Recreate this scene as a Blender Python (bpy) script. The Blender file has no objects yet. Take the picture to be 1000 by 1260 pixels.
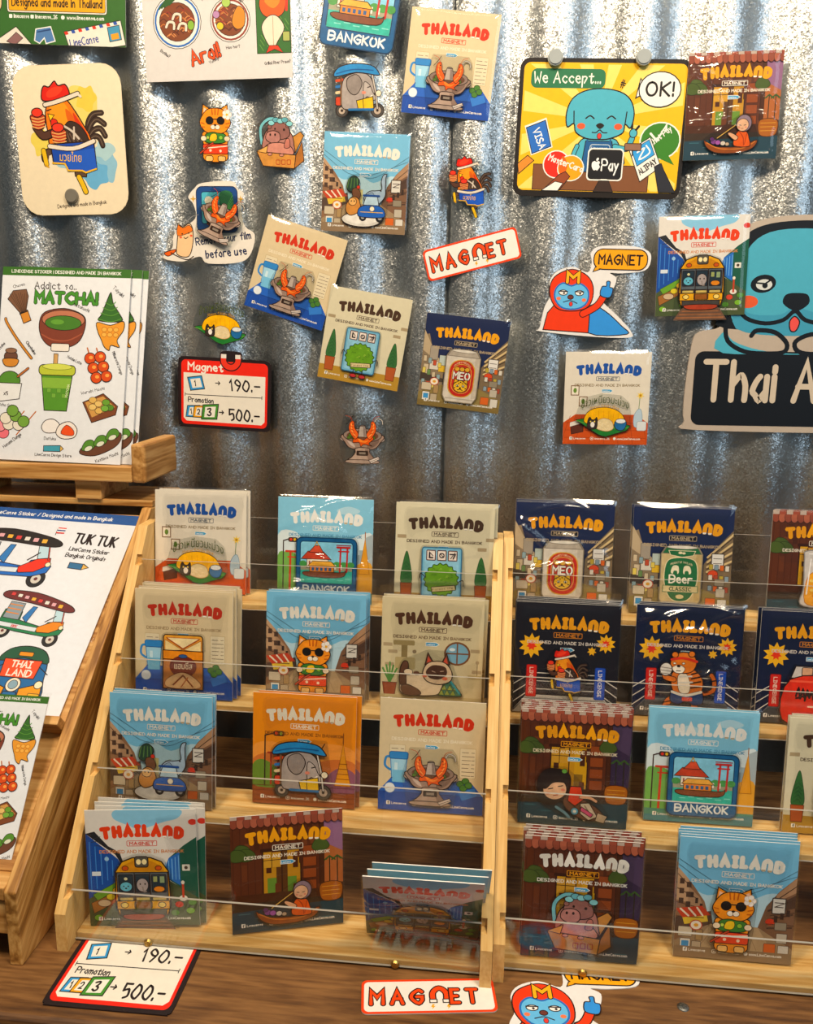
import bpy, bmesh, math, random
from mathutils import Vector, Matrix
from mathutils.geometry import convex_hull_2d

# ------------------------------------------------------------------ camera, world, lights, exposure
sc = bpy.context.scene
COL = sc.collection
random.seed(7)

def make_camera():
    f, yaw, pitch, roll = 1024.79, 0.0939, 0.212, 0.0178
    cy, sy, cp, sp = math.cos(yaw), math.sin(yaw), math.cos(pitch), math.sin(pitch)
    fwd = Vector((-sy * cp, cy * cp, -sp)); right = Vector((cy, sy, 0)); up = right.cross(fwd)
    r = right * math.cos(roll) + up * math.sin(roll); u = up * math.cos(roll) - right * math.sin(roll)
    cam = bpy.data.cameras.new('camera'); o = bpy.data.objects.new('camera', cam); COL.objects.link(o)
    cam.sensor_fit = 'HORIZONTAL'; cam.sensor_width = 36; cam.lens = f * 36 / 1000
    cam.clip_start = 0.02; cam.clip_end = 50
    o.matrix_world = Matrix(((r.x, u.x, -fwd.x, 0.0262), (r.y, u.y, -fwd.y, -1.0309), (r.z, u.z, -fwd.z, 0.5415), (0, 0, 0, 1)))
    sc.camera = o
make_camera()

def setup_world():
    w = bpy.data.worlds.new('shop_ambient'); sc.world = w; w.use_nodes = True
    nt = w.node_tree; nt.nodes.clear()
    out = nt.nodes.new('ShaderNodeOutputWorld'); bg = nt.nodes.new('ShaderNodeBackground')
    tc = nt.nodes.new('ShaderNodeTexCoord'); sep = nt.nodes.new('ShaderNodeSeparateXYZ')
    mr = nt.nodes.new('ShaderNodeMapRange'); mr.inputs[1].default_value = -0.6; mr.inputs[2].default_value = 0.9
    ramp = nt.nodes.new('ShaderNodeValToRGB')
    ramp.color_ramp.elements[0].color = (0.035, 0.025, 0.018, 1); ramp.color_ramp.elements[1].color = (0.36, 0.36, 0.35, 1)
    e = ramp.color_ramp.elements.new(0.5); e.color = (0.095, 0.125, 0.14, 1)
    nt.links.new(tc.outputs['Generated'], sep.inputs[0]); nt.links.new(sep.outputs[2], mr.inputs[0])
    nt.links.new(mr.outputs[0], ramp.inputs[0]); nt.links.new(ramp.outputs[0], bg.inputs[0])
    bg.inputs[1].default_value = 0.55
    nt.links.new(bg.outputs[0], out.inputs[0])
setup_world()

def area(name, loc, target, size, sizey, energy, color):
    l = bpy.data.lights.new(name, 'AREA'); l.shape = 'RECTANGLE'; l.size = size; l.size_y = sizey
    l.energy = energy; l.color = color
    o = bpy.data.objects.new(name, l); COL.objects.link(o); o.location = loc
    o.rotation_euler = (Vector(target) - Vector(loc)).to_track_quat('-Z', 'Y').to_euler()
area('ceiling_spot_left', (-0.42, -0.88, 1.52), (-0.25, -0.2, 0.35), 0.26, 0.26, 14.5, (1.0, 0.80, 0.56))
area('ceiling_spot_right', (0.42, -0.94, 1.56), (0.2, -0.2, 0.35), 0.26, 0.26, 14.5, (1.0, 0.82, 0.60))
area('daylight_window', (1.35, -1.25, 1.1), (0, 0, 0.6), 0.5, 1.2, 6.5, (0.62, 0.82, 1.0))
area('ceiling_tube', (0.05, -0.62, 1.75), (0.05, 0, 0.8), 1.3, 0.10, 1.5, (0.86, 0.93, 1.0))

sc.view_settings.view_transform = 'Standard'
sc.view_settings.look = 'None'
sc.view_settings.gamma = 1.0
sc.view_settings.use_curve_mapping = False
sc.view_settings.exposure = 0.06
sc.cycles.transparent_max_bounces = 24
sc.cycles.max_bounces = 6

# ------------------------------------------------------------------ small helpers
def lin(c):
    if isinstance(c, str):
        c = tuple(int(c[i:i + 2], 16) / 255 for i in (0, 2, 4))
    return tuple(x / 12.92 if x <= 0.04045 else ((x + 0.055) / 1.055) ** 2.4 for x in c) + (1.0,)

def link(name, me, mats=(), parent=None):
    o = bpy.data.objects.new(name, me); COL.objects.link(o)
    if me is not None:
        for m in mats:
            if me.materials.find(m.name) < 0: me.materials.append(m)
    if parent is not None: o.parent = parent
    return o

def tag(o, label, cat, group=None, kind=None):
    o['label'] = label; o['category'] = cat
    if group: o['group'] = group
    if kind: o['kind'] = kind
    return o

def bevel_mesh(bm, w, seg=2):
    bmesh.ops.bevel(bm, geom=list(bm.edges), offset=w, segments=seg, profile=0.5, affect='EDGES')

def mesh_from(bm, name):
    bmesh.ops.recalc_face_normals(bm, faces=bm.faces)
    me = bpy.data.meshes.new(name); bm.to_mesh(me); bm.free(); return me

def box_bm(bm, x0, x1, y0, y1, z0, z1):
    vs = [bm.verts.new((x, y, z)) for x in (x0, x1) for y in (y0, y1) for z in (z0, z1)]
    for f in ((0, 1, 3, 2), (4, 6, 7, 5), (0, 4, 5, 1), (2, 3, 7, 6), (0, 2, 6, 4), (1, 5, 7, 3)):
        bm.faces.new([vs[i] for i in f])

def box(name, x0, x1, y0, y1, z0, z1, mat, parent=None, bev=0.001):
    bm = bmesh.new(); box_bm(bm, x0, x1, y0, y1, z0, z1)
    if bev: bevel_mesh(bm, bev)
    return link(name, mesh_from(bm, name), [mat], parent)

def prism_x(bm, prof, x0, x1):
    a = [bm.verts.new((x0, y, z)) for y, z in prof]; b = [bm.verts.new((x1, y, z)) for y, z in prof]
    n = len(prof)
    bm.faces.new(a); bm.faces.new(b[::-1])
    for i in range(n): bm.faces.new([a[i], b[i], b[(i + 1) % n], a[(i + 1) % n]])

# ------------------------------------------------------------------ materials
def new_mat(name):
    m = bpy.data.materials.new(name); m.use_nodes = True
    nt = m.node_tree
    return m, nt, nt.nodes['Principled BSDF'], nt.nodes['Material Output']

def ink_mat(name, rough, spec=0.4, coat=0.0, grain=0.1):
    m, nt, p, out = new_mat(name)
    a = nt.nodes.new('ShaderNodeAttribute'); a.attribute_name = 'ink'
    tc = nt.nodes.new('ShaderNodeTexCoord'); n = nt.nodes.new('ShaderNodeTexNoise'); n.inputs['Scale'].default_value = 130; n.inputs['Detail'].default_value = 5; n.inputs['Roughness'].default_value = 0.65
    mr = nt.nodes.new('ShaderNodeMapRange'); mr.inputs[1].default_value = 0.3; mr.inputs[2].default_value = 0.7; mr.inputs[3].default_value = 1 - grain; mr.inputs[4].default_value = 1 + grain * 0.6
    vm = nt.nodes.new('ShaderNodeVectorMath'); vm.operation = 'SCALE'
    nt.links.new(tc.outputs['Object'], n.inputs['Vector']); nt.links.new(n.outputs[0], mr.inputs[0]); nt.links.new(a.outputs['Color'], vm.inputs[0]); nt.links.new(mr.outputs[0], vm.inputs['Scale'])
    nt.links.new(vm.outputs[0], p.inputs['Base Color'])
    p.inputs['Roughness'].default_value = rough; p.inputs['Specular IOR Level'].default_value = spec
    p.inputs['Coat Weight'].default_value = coat; p.inputs['Coat Roughness'].default_value = 0.1
    return m
PAPER = ink_mat('printed_paper', 0.5, 0.3, 0, 0.045)
GLOSS = ink_mat('printed_gloss', 0.28, 0.5, 0.25, 0.22)

def plain(name, c, rough=0.5, metal=0.0, noise=0.0, scale=60):
    m, nt, p, out = new_mat(name)
    p.inputs['Roughness'].default_value = rough; p.inputs['Metallic'].default_value = metal
    t = nt.nodes.new('ShaderNodeTexNoise'); t.inputs['Scale'].default_value = scale
    r = nt.nodes.new('ShaderNodeValToRGB'); l = lin(c)
    r.color_ramp.elements[0].color = tuple(x * (1 - noise) for x in l[:3]) + (1,); r.color_ramp.elements[1].color = tuple(min(1, x * (1 + noise)) for x in l[:3]) + (1,)
    tc = nt.nodes.new('ShaderNodeTexCoord'); nt.links.new(tc.outputs['Object'], t.inputs['Vector'])
    nt.links.new(t.outputs[0], r.inputs[0]); nt.links.new(r.outputs[0], p.inputs['Base Color'])
    return m

def wood(name, dark, mid, light, axis, scale=1.0, rough=0.5, stretch=14, ring=True, tilt=0):
    m, nt, p, out = new_mat(name)
    N = nt.nodes.new; L = nt.links.new
    tc = N('ShaderNodeTexCoord'); mp = N('ShaderNodeMapping')
    s = [55 * scale] * 3; s['xyz'.index(axis)] = 55 * scale / stretch
    mp.inputs['Scale'].default_value = s
    n1 = N('ShaderNodeTexNoise'); n1.inputs['Scale'].default_value = 0.9; n1.inputs['Detail'].default_value = 3; n1.inputs['Distortion'].default_value = 0.6
    wv = N('ShaderNodeMath'); wv.operation = 'MULTIPLY'; wv.inputs[1].default_value = 26 if ring else 5
    sn = N('ShaderNodeMath'); sn.operation = 'SINE'
    n2 = N('ShaderNodeTexNoise'); n2.inputs['Scale'].default_value = 7; n2.inputs['Detail'].default_value = 4
    ma = N('ShaderNodeMath'); ma.operation = 'MULTIPLY_ADD'; ma.inputs[1].default_value = 0.22; 
    r = N('ShaderNodeValToRGB'); e = r.color_ramp.elements
    e[0].position = 0.2; e[0].color = lin(dark); e[1].position = 0.85; e[1].color = lin(light)
    q = e.new(0.5); q.color = lin(mid)
    rt = N('ShaderNodeMapping'); rt.inputs['Rotation'].default_value = (math.radians(tilt), 0, 0); L(tc.outputs['Object'], rt.inputs[0])
    L(rt.outputs[0], mp.inputs[0]); L(mp.outputs[0], n1.inputs['Vector']); L(mp.outputs[0], n2.inputs['Vector'])
    L(n1.outputs[0], wv.inputs[0]); L(wv.outputs[0], sn.inputs[0]); L(sn.outputs[0], ma.inputs[0]); L(n2.outputs[0], ma.inputs[2])
    L(ma.outputs[0], r.inputs[0]); L(r.outputs[0], p.inputs['Base Color'])
    b = N('ShaderNodeBump'); b.inputs['Strength'].default_value = 0.12; b.inputs['Distance'].default_value = 0.001
    L(ma.outputs[0], b.inputs['Height']); L(b.outputs[0], p.inputs['Normal'])
    p.inputs['Roughness'].default_value = rough
    return m
PINE_X = wood('pine_along_shelf', 'cf9c50', 'e2b46c', 'eecb8c', 'x')
PINE_Z = wood('pine_side_board', 'c9964e', 'd9ab62', 'e6c07c', 'z', 1.0, 0.5, 14, False, 36)
EASEL_Z = wood('oiled_pine_board', '84561f', 'b98440', 'd8a862', 'z', 0.75, 0.5, 10, True, 50)
EASEL_X = wood('oiled_pine_ledge', 'a06a2c', 'c48f4c', 'd8aa68', 'x', 0.7)
EASEL_Y = wood('oiled_pine_rail', '9c6a30', 'bd8a4a', 'd2a364', 'y', 0.7)
TABLE = wood('dark_walnut_table', '38200f', '64411f', '8c6236', 'x', 0.6, 0.5, 9, False)

def galvanized():
    """zinc spangle: every small crystal is tilted its own way"""
    m, nt, p, out = new_mat('galvanized_steel')
    N = nt.nodes.new; L = nt.links.new
    tc = N('ShaderNodeTexCoord'); geo = N('ShaderNodeNewGeometry')
    nz = N('ShaderNodeTexNoise'); nz.inputs['Scale'].default_value = 500; nz.inputs['Detail'].default_value = 2
    L(tc.outputs['Object'], nz.inputs['Vector'])
    acc = geo.outputs['Normal']
    for scale, amt in ((760, 0.22), (330, 0.10)):
        v = N('ShaderNodeTexVoronoi'); v.inputs['Scale'].default_value = scale; L(tc.outputs['Object'], v.inputs['Vector'])
        sb = N('ShaderNodeVectorMath'); sb.operation = 'SUBTRACT'; sb.inputs[1].default_value = (0.5, 0.5, 0.5); L(v.outputs['Color'], sb.inputs[0])
        ml = N('ShaderNodeVectorMath'); ml.operation = 'SCALE'; ml.inputs['Scale'].default_value = amt; L(sb.outputs[0], ml.inputs[0])
        ad = N('ShaderNodeVectorMath'); ad.operation = 'ADD'; L(acc, ad.inputs[0]); L(ml.outputs[0], ad.inputs[1]); acc = ad.outputs[0]
    nm = N('ShaderNodeVectorMath'); nm.operation = 'NORMALIZE'; L(acc, nm.inputs[0])
    b = N('ShaderNodeBump'); b.inputs['Strength'].default_value = 0.35; b.inputs['Distance'].default_value = 0.0008
    L(nz.outputs[0], b.inputs['Height']); L(nm.outputs[0], b.inputs['Normal']); L(b.outputs[0], p.inputs['Normal'])
    big = N('ShaderNodeTexNoise'); big.inputs['Scale'].default_value = 9; big.inputs['Detail'].default_value = 4; L(tc.outputs['Object'], big.inputs['Vector'])
    r = N('ShaderNodeValToRGB'); r.color_ramp.elements[0].color = (0.44, 0.465, 0.47, 1); r.color_ramp.elements[1].color = (0.69, 0.69, 0.67, 1)
    r.color_ramp.elements[0].position = 0.3; r.color_ramp.elements[1].position = 0.75
    L(big.outputs[0], r.inputs[0]); L(r.outputs[0], p.inputs['Base Color'])
    p.inputs['Metallic'].default_value = 1.0; p.inputs['Roughness'].default_value = 0.37
    return m
STEEL = galvanized()

def clear(name, tint, face, rough=0.03, ior=1.45, bump=0.0):
    """thin clear plastic: see-through with a Fresnel sheen"""
    m, nt, p, out = new_mat(name); nt.nodes.remove(p)
    N = nt.nodes.new; L = nt.links.new
    t = N('ShaderNodeBsdfTransparent'); t.inputs[0].default_value = tint
    g = N('ShaderNodeBsdfGlossy'); g.inputs['Roughness'].default_value = rough
    lw = N('ShaderNodeLayerWeight'); lw.inputs[0].default_value = 0.5
    fr = N('ShaderNodeMath'); fr.operation = 'POWER'; fr.inputs[1].default_value = 5.0; L(lw.outputs['Facing'], fr.inputs[0])
    ad = N('ShaderNodeMath'); ad.operation = 'MULTIPLY_ADD'; ad.inputs[1].default_value = 0.7; ad.inputs[2].default_value = ((ior - 1) / (ior + 1)) ** 2 * 1.4 + face; ad.use_clamp = True
    mx = N('ShaderNodeMixShader')
    L(fr.outputs[0], ad.inputs[0]); L(ad.outputs[0], mx.inputs[0]); L(t.outputs[0], mx.inputs[1]); L(g.outputs[0], mx.inputs[2])
    L(mx.outputs[0], out.inputs[0])
    if bump:
        n = N('ShaderNodeTexNoise'); n.inputs['Scale'].default_value = 45; n.inputs['Detail'].default_value = 1.5
        tc = N('ShaderNodeTexCoord'); L(tc.outputs['Object'], n.inputs['Vector'])
        b = N('ShaderNodeBump'); b.inputs['Strength'].default_value = bump; b.inputs['Distance'].default_value = 0.004
        L(n.outputs[0], b.inputs['Height']); L(b.outputs[0], g.inputs['Normal'])
    return m
FILM = clear('clear_film', (0.985, 0.985, 0.985, 1), 0.0, 0.08, 1.4)
FILM_EDGE = plain('film_seal', 'd8dde0', 0.2)
ACRYLIC = clear('clear_acrylic', (0.95, 0.955, 0.95, 1), 0.0, 0.04)
RESIN = clear('clear_resin_rim', (0.90, 0.91, 0.90, 1), 0.04, 0.08)
ACRYLIC_EDGE = plain('acrylic_cut_edge', 'a39d92', 0.3)
SCREW = plain('brass_screw', 'b08d4c', 0.35, 1.0)
DARKHOLE = plain('dark_recess', '1a1512', 0.8)
MAGBACK = plain('magnet_disc_grey', '7d786c', 0.55, 0.3, 0.15)

# ------------------------------------------------------------------ flat drawing kit: outlines in millimetres, y down
GL = {}
for ln in '''A 003860 1353
B 0008 ~0848665404 ~0454623000
C ~67481604124061
D 0008 ~08386664623000
E 58080050 0444
F 580800 0444
G ~67481604124062 626434
H 0008 6068 0464
I 2028 0848 0040
J ~4842301002
K 0008 5804 1450
L 080050
M 0008346860
N 00086068
O ~381704113051645738
P 0008 ~0848665404
Q ~381704113051645738 3260
R 0008 ~0848665404 2460
S ~57381706245362401001
T 0868 3830
U ~08031130516368
V 083068
W 0810345068
X 0068 0860
Y 083468 3430
Z 08680060
a ~25140211203142 4540
b 0800 ~0425443220 00
c ~442503113041
d 4840 ~44250311203142
e 0343 ~43351503113041
f ~48372520 0545
g ~44250311203142 454a3c1c0b
h 0800 ~0325354340
i 0500 0607
j 252b1c0c 2627
k 0800 1340 0345
l 0800
m 0500 ~0315253330 ~3345556360
n 0500 ~0325354340
o ~2514021130423525
p 050c ~0425443220 00
q 454c ~44250311203142
r 0500 ~03153545
s ~442514233220 01
t ~27213041 0545
u ~050110203143 4540
v 052045
w 0510345065
x 0045 0540
y 0521 450c
z 05450040
0 ~281603113041544728
1 061820
2 ~061838463300 0040
3 ~0738473524 ~2443412001
4 30380252
5 480804 ~0435434120 01
6 ~4728040120414324 03
7 084820
8 ~2806244628 ~2402204224
9 ~4424061828464420
. 0001
, 010b
- 0444
! 0803 0001
? ~061838462422 2021
/ 0048
| 0a08
: 0102 0405
' 0806
> 0464 4664 4264
# 1018 3038 0353 0555
& ~50182837031 041
^ ~00051738576560
_ 0040
@ ~44230332 5042
( ~2814212a'''.split('\n'):
    k, rest = ln.split(' ', 1)
    st = []
    for tok in rest.split(' '):
        sm = tok.startswith('~'); tok = tok.lstrip('~')
        if len(tok) < 4: continue
        pts = []
        for i in range(0, len(tok) - 1, 2):
            y = tok[i + 1]; y = -(ord(y) - 96) if y in 'abcd' else int(y)
            pts.append((int(tok[i]), y))
        st.append((sm, pts))
    GL[k] = st

def crom(pts, closed=False, n=4):
    out = []; m = len(pts)
    rng = range(m if closed else m - 1)
    for i in rng:
        if closed: p0, p1, p2, p3 = pts[i - 1], pts[i], pts[(i + 1) % m], pts[(i + 2) % m]
        else: p0, p1, p2, p3 = pts[max(i - 1, 0)], pts[i], pts[i + 1], pts[min(i + 2, m - 1)]
        for k in range(n):
            t = k / n
            out.append(tuple(0.5 * (2 * p1[j] + (p2[j] - p0[j]) * t + (2 * p0[j] - 5 * p1[j] + 4 * p2[j] - p3[j]) * t * t
                                    + (3 * p1[j] - p0[j] - 3 * p2[j] + p3[j]) * t ** 3) for j in (0, 1)))
    if not closed: out.append(tuple(pts[-1]))
    return out

def ribbon(pts, w, closed=False, cap=True):
    P = [pts[0]]
    for q in pts[1:]:
        if abs(q[0] - P[-1][0]) + abs(q[1] - P[-1][1]) > 1e-6: P.append(q)
    if closed and len(P) > 2 and abs(P[0][0] - P[-1][0]) + abs(P[0][1] - P[-1][1]) < 1e-6: P.pop()
    n = len(P); h = w / 2
    if n < 2: return []
    L, R = [], []
    for i in range(n):
        a = P[i - 1] if (i > 0 or closed) else None; b = P[i]; c = P[(i + 1) % n] if (i < n - 1 or closed) else None
        d1 = d2 = None
        if a is not None: l = math.hypot(b[0] - a[0], b[1] - a[1]); d1 = ((b[0] - a[0]) / l, (b[1] - a[1]) / l)
        if c is not None: l = math.hypot(c[0] - b[0], c[1] - b[1]); d2 = ((c[0] - b[0]) / l, (c[1] - b[1]) / l)
        if d1 is None: d1 = d2
        if d2 is None: d2 = d1
        nx, ny = -(d1[1] + d2[1]), d1[0] + d2[0]; l = math.hypot(nx, ny)
        if l < 1e-3: nx, ny, l = -d1[1], d1[0], 1.0
        nx /= l; ny /= l
        k = h / max(0.45, nx * -d1[1] + ny * d1[0])
        L.append((b[0] + nx * k, b[1] + ny * k)); R.append((b[0] - nx * k, b[1] - ny * k))
    polys = [[L[i], L[(i + 1) % n], R[(i + 1) % n], R[i]] for i in range(n if closed else n - 1)]
    if cap and not closed:
        for e, q in ((0, 1), (n - 1, n - 2)):
            a0 = math.atan2(P[e][1] - P[q][1], P[e][0] - P[q][0])
            polys.append([(P[e][0] + h * math.cos(a0 + math.pi * (k / 6 - 0.5)), P[e][1] + h * math.sin(a0 + math.pi * (k / 6 - 0.5))) for k in range(7)])
    return polys

S = '2a1810'      # the dark brown line the drawings use
_thai = {}
def thai_polys(s):
    if s not in _thai:
        cu = bpy.data.curves.new('t', 'FONT'); cu.body = s; cu.size = 1.0; cu.resolution_u = 2
        o = bpy.data.objects.new('t', cu); COL.objects.link(o)
        me = bpy.data.meshes.new_from_object(o.evaluated_get(bpy.context.evaluated_depsgraph_get()))
        _thai[s] = [[(me.vertices[i].co.x, -me.vertices[i].co.y) for i in f.vertices] for f in me.polygons]
        bpy.data.objects.remove(o); bpy.data.curves.remove(cu); bpy.data.meshes.remove(me)
    return _thai[s]

class Art:
    def __init__(s): s.P = []
    def add(s, polys, c):
        if not polys: return s
        xs = [q[0] for p in polys for q in p]; ys = [q[1] for p in polys for q in p]
        s.P.append((polys, c, (min(xs), min(ys), max(xs), max(ys)))); return s
    def poly(s, pts, c, o=None, w=0.6):
        s.add([list(pts)], c)
        if o: s.add(ribbon(list(pts), w, True), o)
        return s
    def blob(s, pts, c, o=None, w=0.6, n=4): return s.poly(crom(pts, True, n), c, o, w)
    def ell(s, x, y, rx, ry, c, o=None, w=0.6, rot=0, n=22):
        cr, sr = math.cos(math.radians(rot)), math.sin(math.radians(rot)); pts = []
        for k in range(n):
            a = 2 * math.pi * k / n; u, v = rx * math.cos(a), ry * math.sin(a)
            pts.append((x + u * cr - v * sr, y + u * sr + v * cr))
        return s.poly(pts, c, o, w)
    def rect(s, x0, y0, x1, y1, c, o=None, w=0.6): return s.poly([(x0, y0), (x1, y0), (x1, y1), (x0, y1)], c, o, w)
    def rr(s, x0, y0, x1, y1, r, c, o=None, w=0.6): return s.poly(rrect(x0, y0, x1, y1, r), c, o, w)
    def line(s, pts, w, c, smooth=False, closed=False, cap=True):
        return s.add(ribbon(crom(pts, closed) if smooth else pts, w, closed, cap), c)
    def star(s, x, y, r0, r1, n, c, o=None, w=0.5):
        return s.poly([(x + (r0 if k % 2 else r1) * math.sin(math.pi * k / n), y - (r0 if k % 2 else r1) * math.cos(math.pi * k / n)) for k in range(2 * n)], c, o, w)
    def text(s, t, x, y, h, c, lw=None, rot=0, align='l', sx=0.9, out=None, ow=0, arc=0, gap=2.2, fit=None, bold=None):
        """y is the baseline; h the capital height"""
        u = h / 8; lw = lw or h * 0.13
        xs, cur = [], 0
        for ch in t:
            if ch == ' ': xs.append(cur); cur += 4; continue
            g = GL.get(ch) or GL.get(ch.upper()) or []
            m = max([p[0] for q in g for p in q[1]], default=2)
            xs.append(cur); cur += m + gap
        tot = cur - gap
        if fit: sx = fit / (tot * u)
        off = {'l': 0, 'c': -tot / 2, 'r': -tot}[align]
        cr, sr = math.cos(math.radians(rot)), math.sin(math.radians(rot))
        cap = h > 2.2
        todo = []
        for ch, gx in zip(t, xs):
            if ch == ' ': continue
            for sm, pts in GL.get(ch) or GL.get(ch.upper()) or []:
                q = []
                pp = crom(pts, pts[0] == pts[-1] and False, 3 if h > 4 else 2) if sm else pts
                for px, py in pp:
                    X = (px + gx + off) * u * sx; Y = -py * u
                    Y += arc * ((X / (tot * u * sx / 2)) ** 2 if align == 'c' else 0)
                    q.append((x + X * cr - Y * sr, y + X * sr + Y * cr))
                todo.append(q)
        if out:
            for q in todo: s.line(q, lw + 2 * ow, out)
        for q in todo: s.line(q, lw, c, cap=cap)
        return s
    def thai(s, t, x, y, h, c, fit=None, rot=0):
        P = thai_polys(t)
        if not P: return s
        mx = max(q[0] for p in P for q in p); k = h; kx = fit / mx if fit else h
        cr, sr = math.cos(math.radians(rot)), math.sin(math.radians(rot))
        return s.add([[(x + q[0] * kx * cr - q[1] * k * sr, y + q[0] * kx * sr + q[1] * k * cr) for q in p] for p in P], c)
    def put(s, o, x=0, y=0, k=1.0, rot=0, fx=1):
        cr, sr = math.cos(math.radians(rot)), math.sin(math.radians(rot))
        for polys, c, bb in o.P:
            s.add([[(x + k * (q[0] * fx * cr - q[1] * sr), y + k * (q[0] * fx * sr + q[1] * cr)) for q in p] for p in polys], c)
        return s
    def clip(s, x0, y0, x1, y1):
        """trim everything to a rectangle (convex cut of each outline)"""
        def cut(p, ax, v, keep_less):
            out = []
            for i in range(len(p)):
                a, b = p[i - 1], p[i]
                ia = (a[ax] <= v) if keep_less else (a[ax] >= v); ib = (b[ax] <= v) if keep_less else (b[ax] >= v)
                if ia != ib:
                    t = (v - a[ax]) / (b[ax] - a[ax]); out.append((a[0] + (b[0] - a[0]) * t, a[1] + (b[1] - a[1]) * t))
                if ib: out.append(b)
            return out
        P, s.P = s.P, []
        for polys, c, bb in P:
            if bb[0] >= x0 and bb[1] >= y0 and bb[2] <= x1 and bb[3] <= y1: s.P.append((polys, c, bb)); continue
            n = []
            for p in polys:
                for ax, v, l in ((0, x0, 0), (0, x1, 1), (1, y0, 0), (1, y1, 1)):
                    if p: p = cut(p, ax, v, l)
                if len(p) > 2: n.append(p)
            s.add(n, c)
        return s
    def hull(s, m):
        pts = [Vector(q) for polys, c, bb in s.P for p in polys for q in p]
        h = [pts[i] for i in convex_hull_2d(pts)]
        c = sum(h, Vector((0, 0))) / len(h); out = []
        n = len(h)
        for i in range(n):
            a, b, d = h[i - 1], h[i], h[(i + 1) % n]
            e1 = (b - a); e2 = (d - b)
            if e1.length < 1e-6 or e2.length < 1e-6: continue
            e1.normalize(); e2.normalize(); nn = Vector((e1.y, -e1.x)) + Vector((e2.y, -e2.x))
            if nn.length < 1e-6: continue
            nn.normalize()
            if nn.dot(b - c) < 0: nn = -nn
            out.append((b.x + nn.x * m, b.y + nn.y * m))
        return out

def rrect(x0, y0, x1, y1, r, n=5):
    pts = []
    for cx, cy, a in ((x1 - r, y0 + r, -90), (x1 - r, y1 - r, 0), (x0 + r, y1 - r, 90), (x0 + r, y0 + r, 180)):
        for k in range(n + 1):
            t = math.radians(a + 90 * k / n); pts.append((cx + r * math.cos(t), cy + r * math.sin(t)))
    return pts

def ink(c):
    """printing ink is a little richer than the sketch colours"""
    r = [int(c[i:i + 2], 16) / 255 for i in (0, 2, 4)]; g = 0.3 * r[0] + 0.55 * r[1] + 0.15 * r[2]
    r = [min(1, max(0, g + (x - g) * 1.16)) for x in r]
    return lin(tuple(min(1, max(0, x + 0.10 * (x - 0.5) * (1 - abs(2 * x - 1)))) for x in r))
LAYER = 2.2e-5
def print_mesh(name, art, outline, thick, edge='f2ede2', front=None, mats=None, org=(0, 0), k=0.001, curve=None):
    """a slab cut to `outline` (mm, y down) with the drawing printed on its front, as one mesh.
    Local frame: X right, Z up, the front faces -Y.  org is the drawing point that becomes the local origin."""
    V, F, C, M = [], [], [], []
    def pt(q, y): V.append(((q[0] - org[0]) * k, y, -(q[1] - org[1]) * k)); return len(V) - 1
    n = len(outline)
    fr = [pt(q, -thick) for q in outline]; bk = [pt(q, 0) for q in outline]
    edge_c = lin(edge); front_c = lin(front or edge)
    F.append(fr[::-1]); C.append(front_c); M.append(1 if mats and front is None else 0)
    F.append(bk); C.append(edge_c); M.append(1 if mats else 0)
    for i in range(n):
        F.append([fr[i], fr[(i + 1) % n], bk[(i + 1) % n], bk[i]]); C.append(edge_c); M.append(1 if mats else 0)
    placed = []
    for polys, c, bb in art.P:
        lay = 1
        for b2, l2 in placed:
            if l2 >= lay and bb[0] < b2[2] and bb[2] > b2[0] and bb[1] < b2[3] and bb[3] > b2[1]: lay = l2 + 1
        placed.append((bb, lay))
        cl = ink(c); y = -thick - lay * LAYER
        for p in polys:
            if len(p) < 3: continue
            ar = sum(p[i - 1][0] * p[i][1] - p[i][0] * p[i - 1][1] for i in range(len(p)))
            q = p if ar < 0 else p[::-1]
            F.append([pt(v, y) for v in q]); C.append(cl); M.append(0)
    me = bpy.data.meshes.new(name)
    if curve: V = [curve(v) for v in V]
    me.from_pydata(V, [], F)
    ca = me.color_attributes.new('ink', 'FLOAT_COLOR', 'CORNER')
    buf = []
    for f, c in zip(F, C):
        for _ in f: buf.extend(c)
    ca.data.foreach_set('color', buf)
    me.polygons.foreach_set('material_index', M)
    return me

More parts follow.
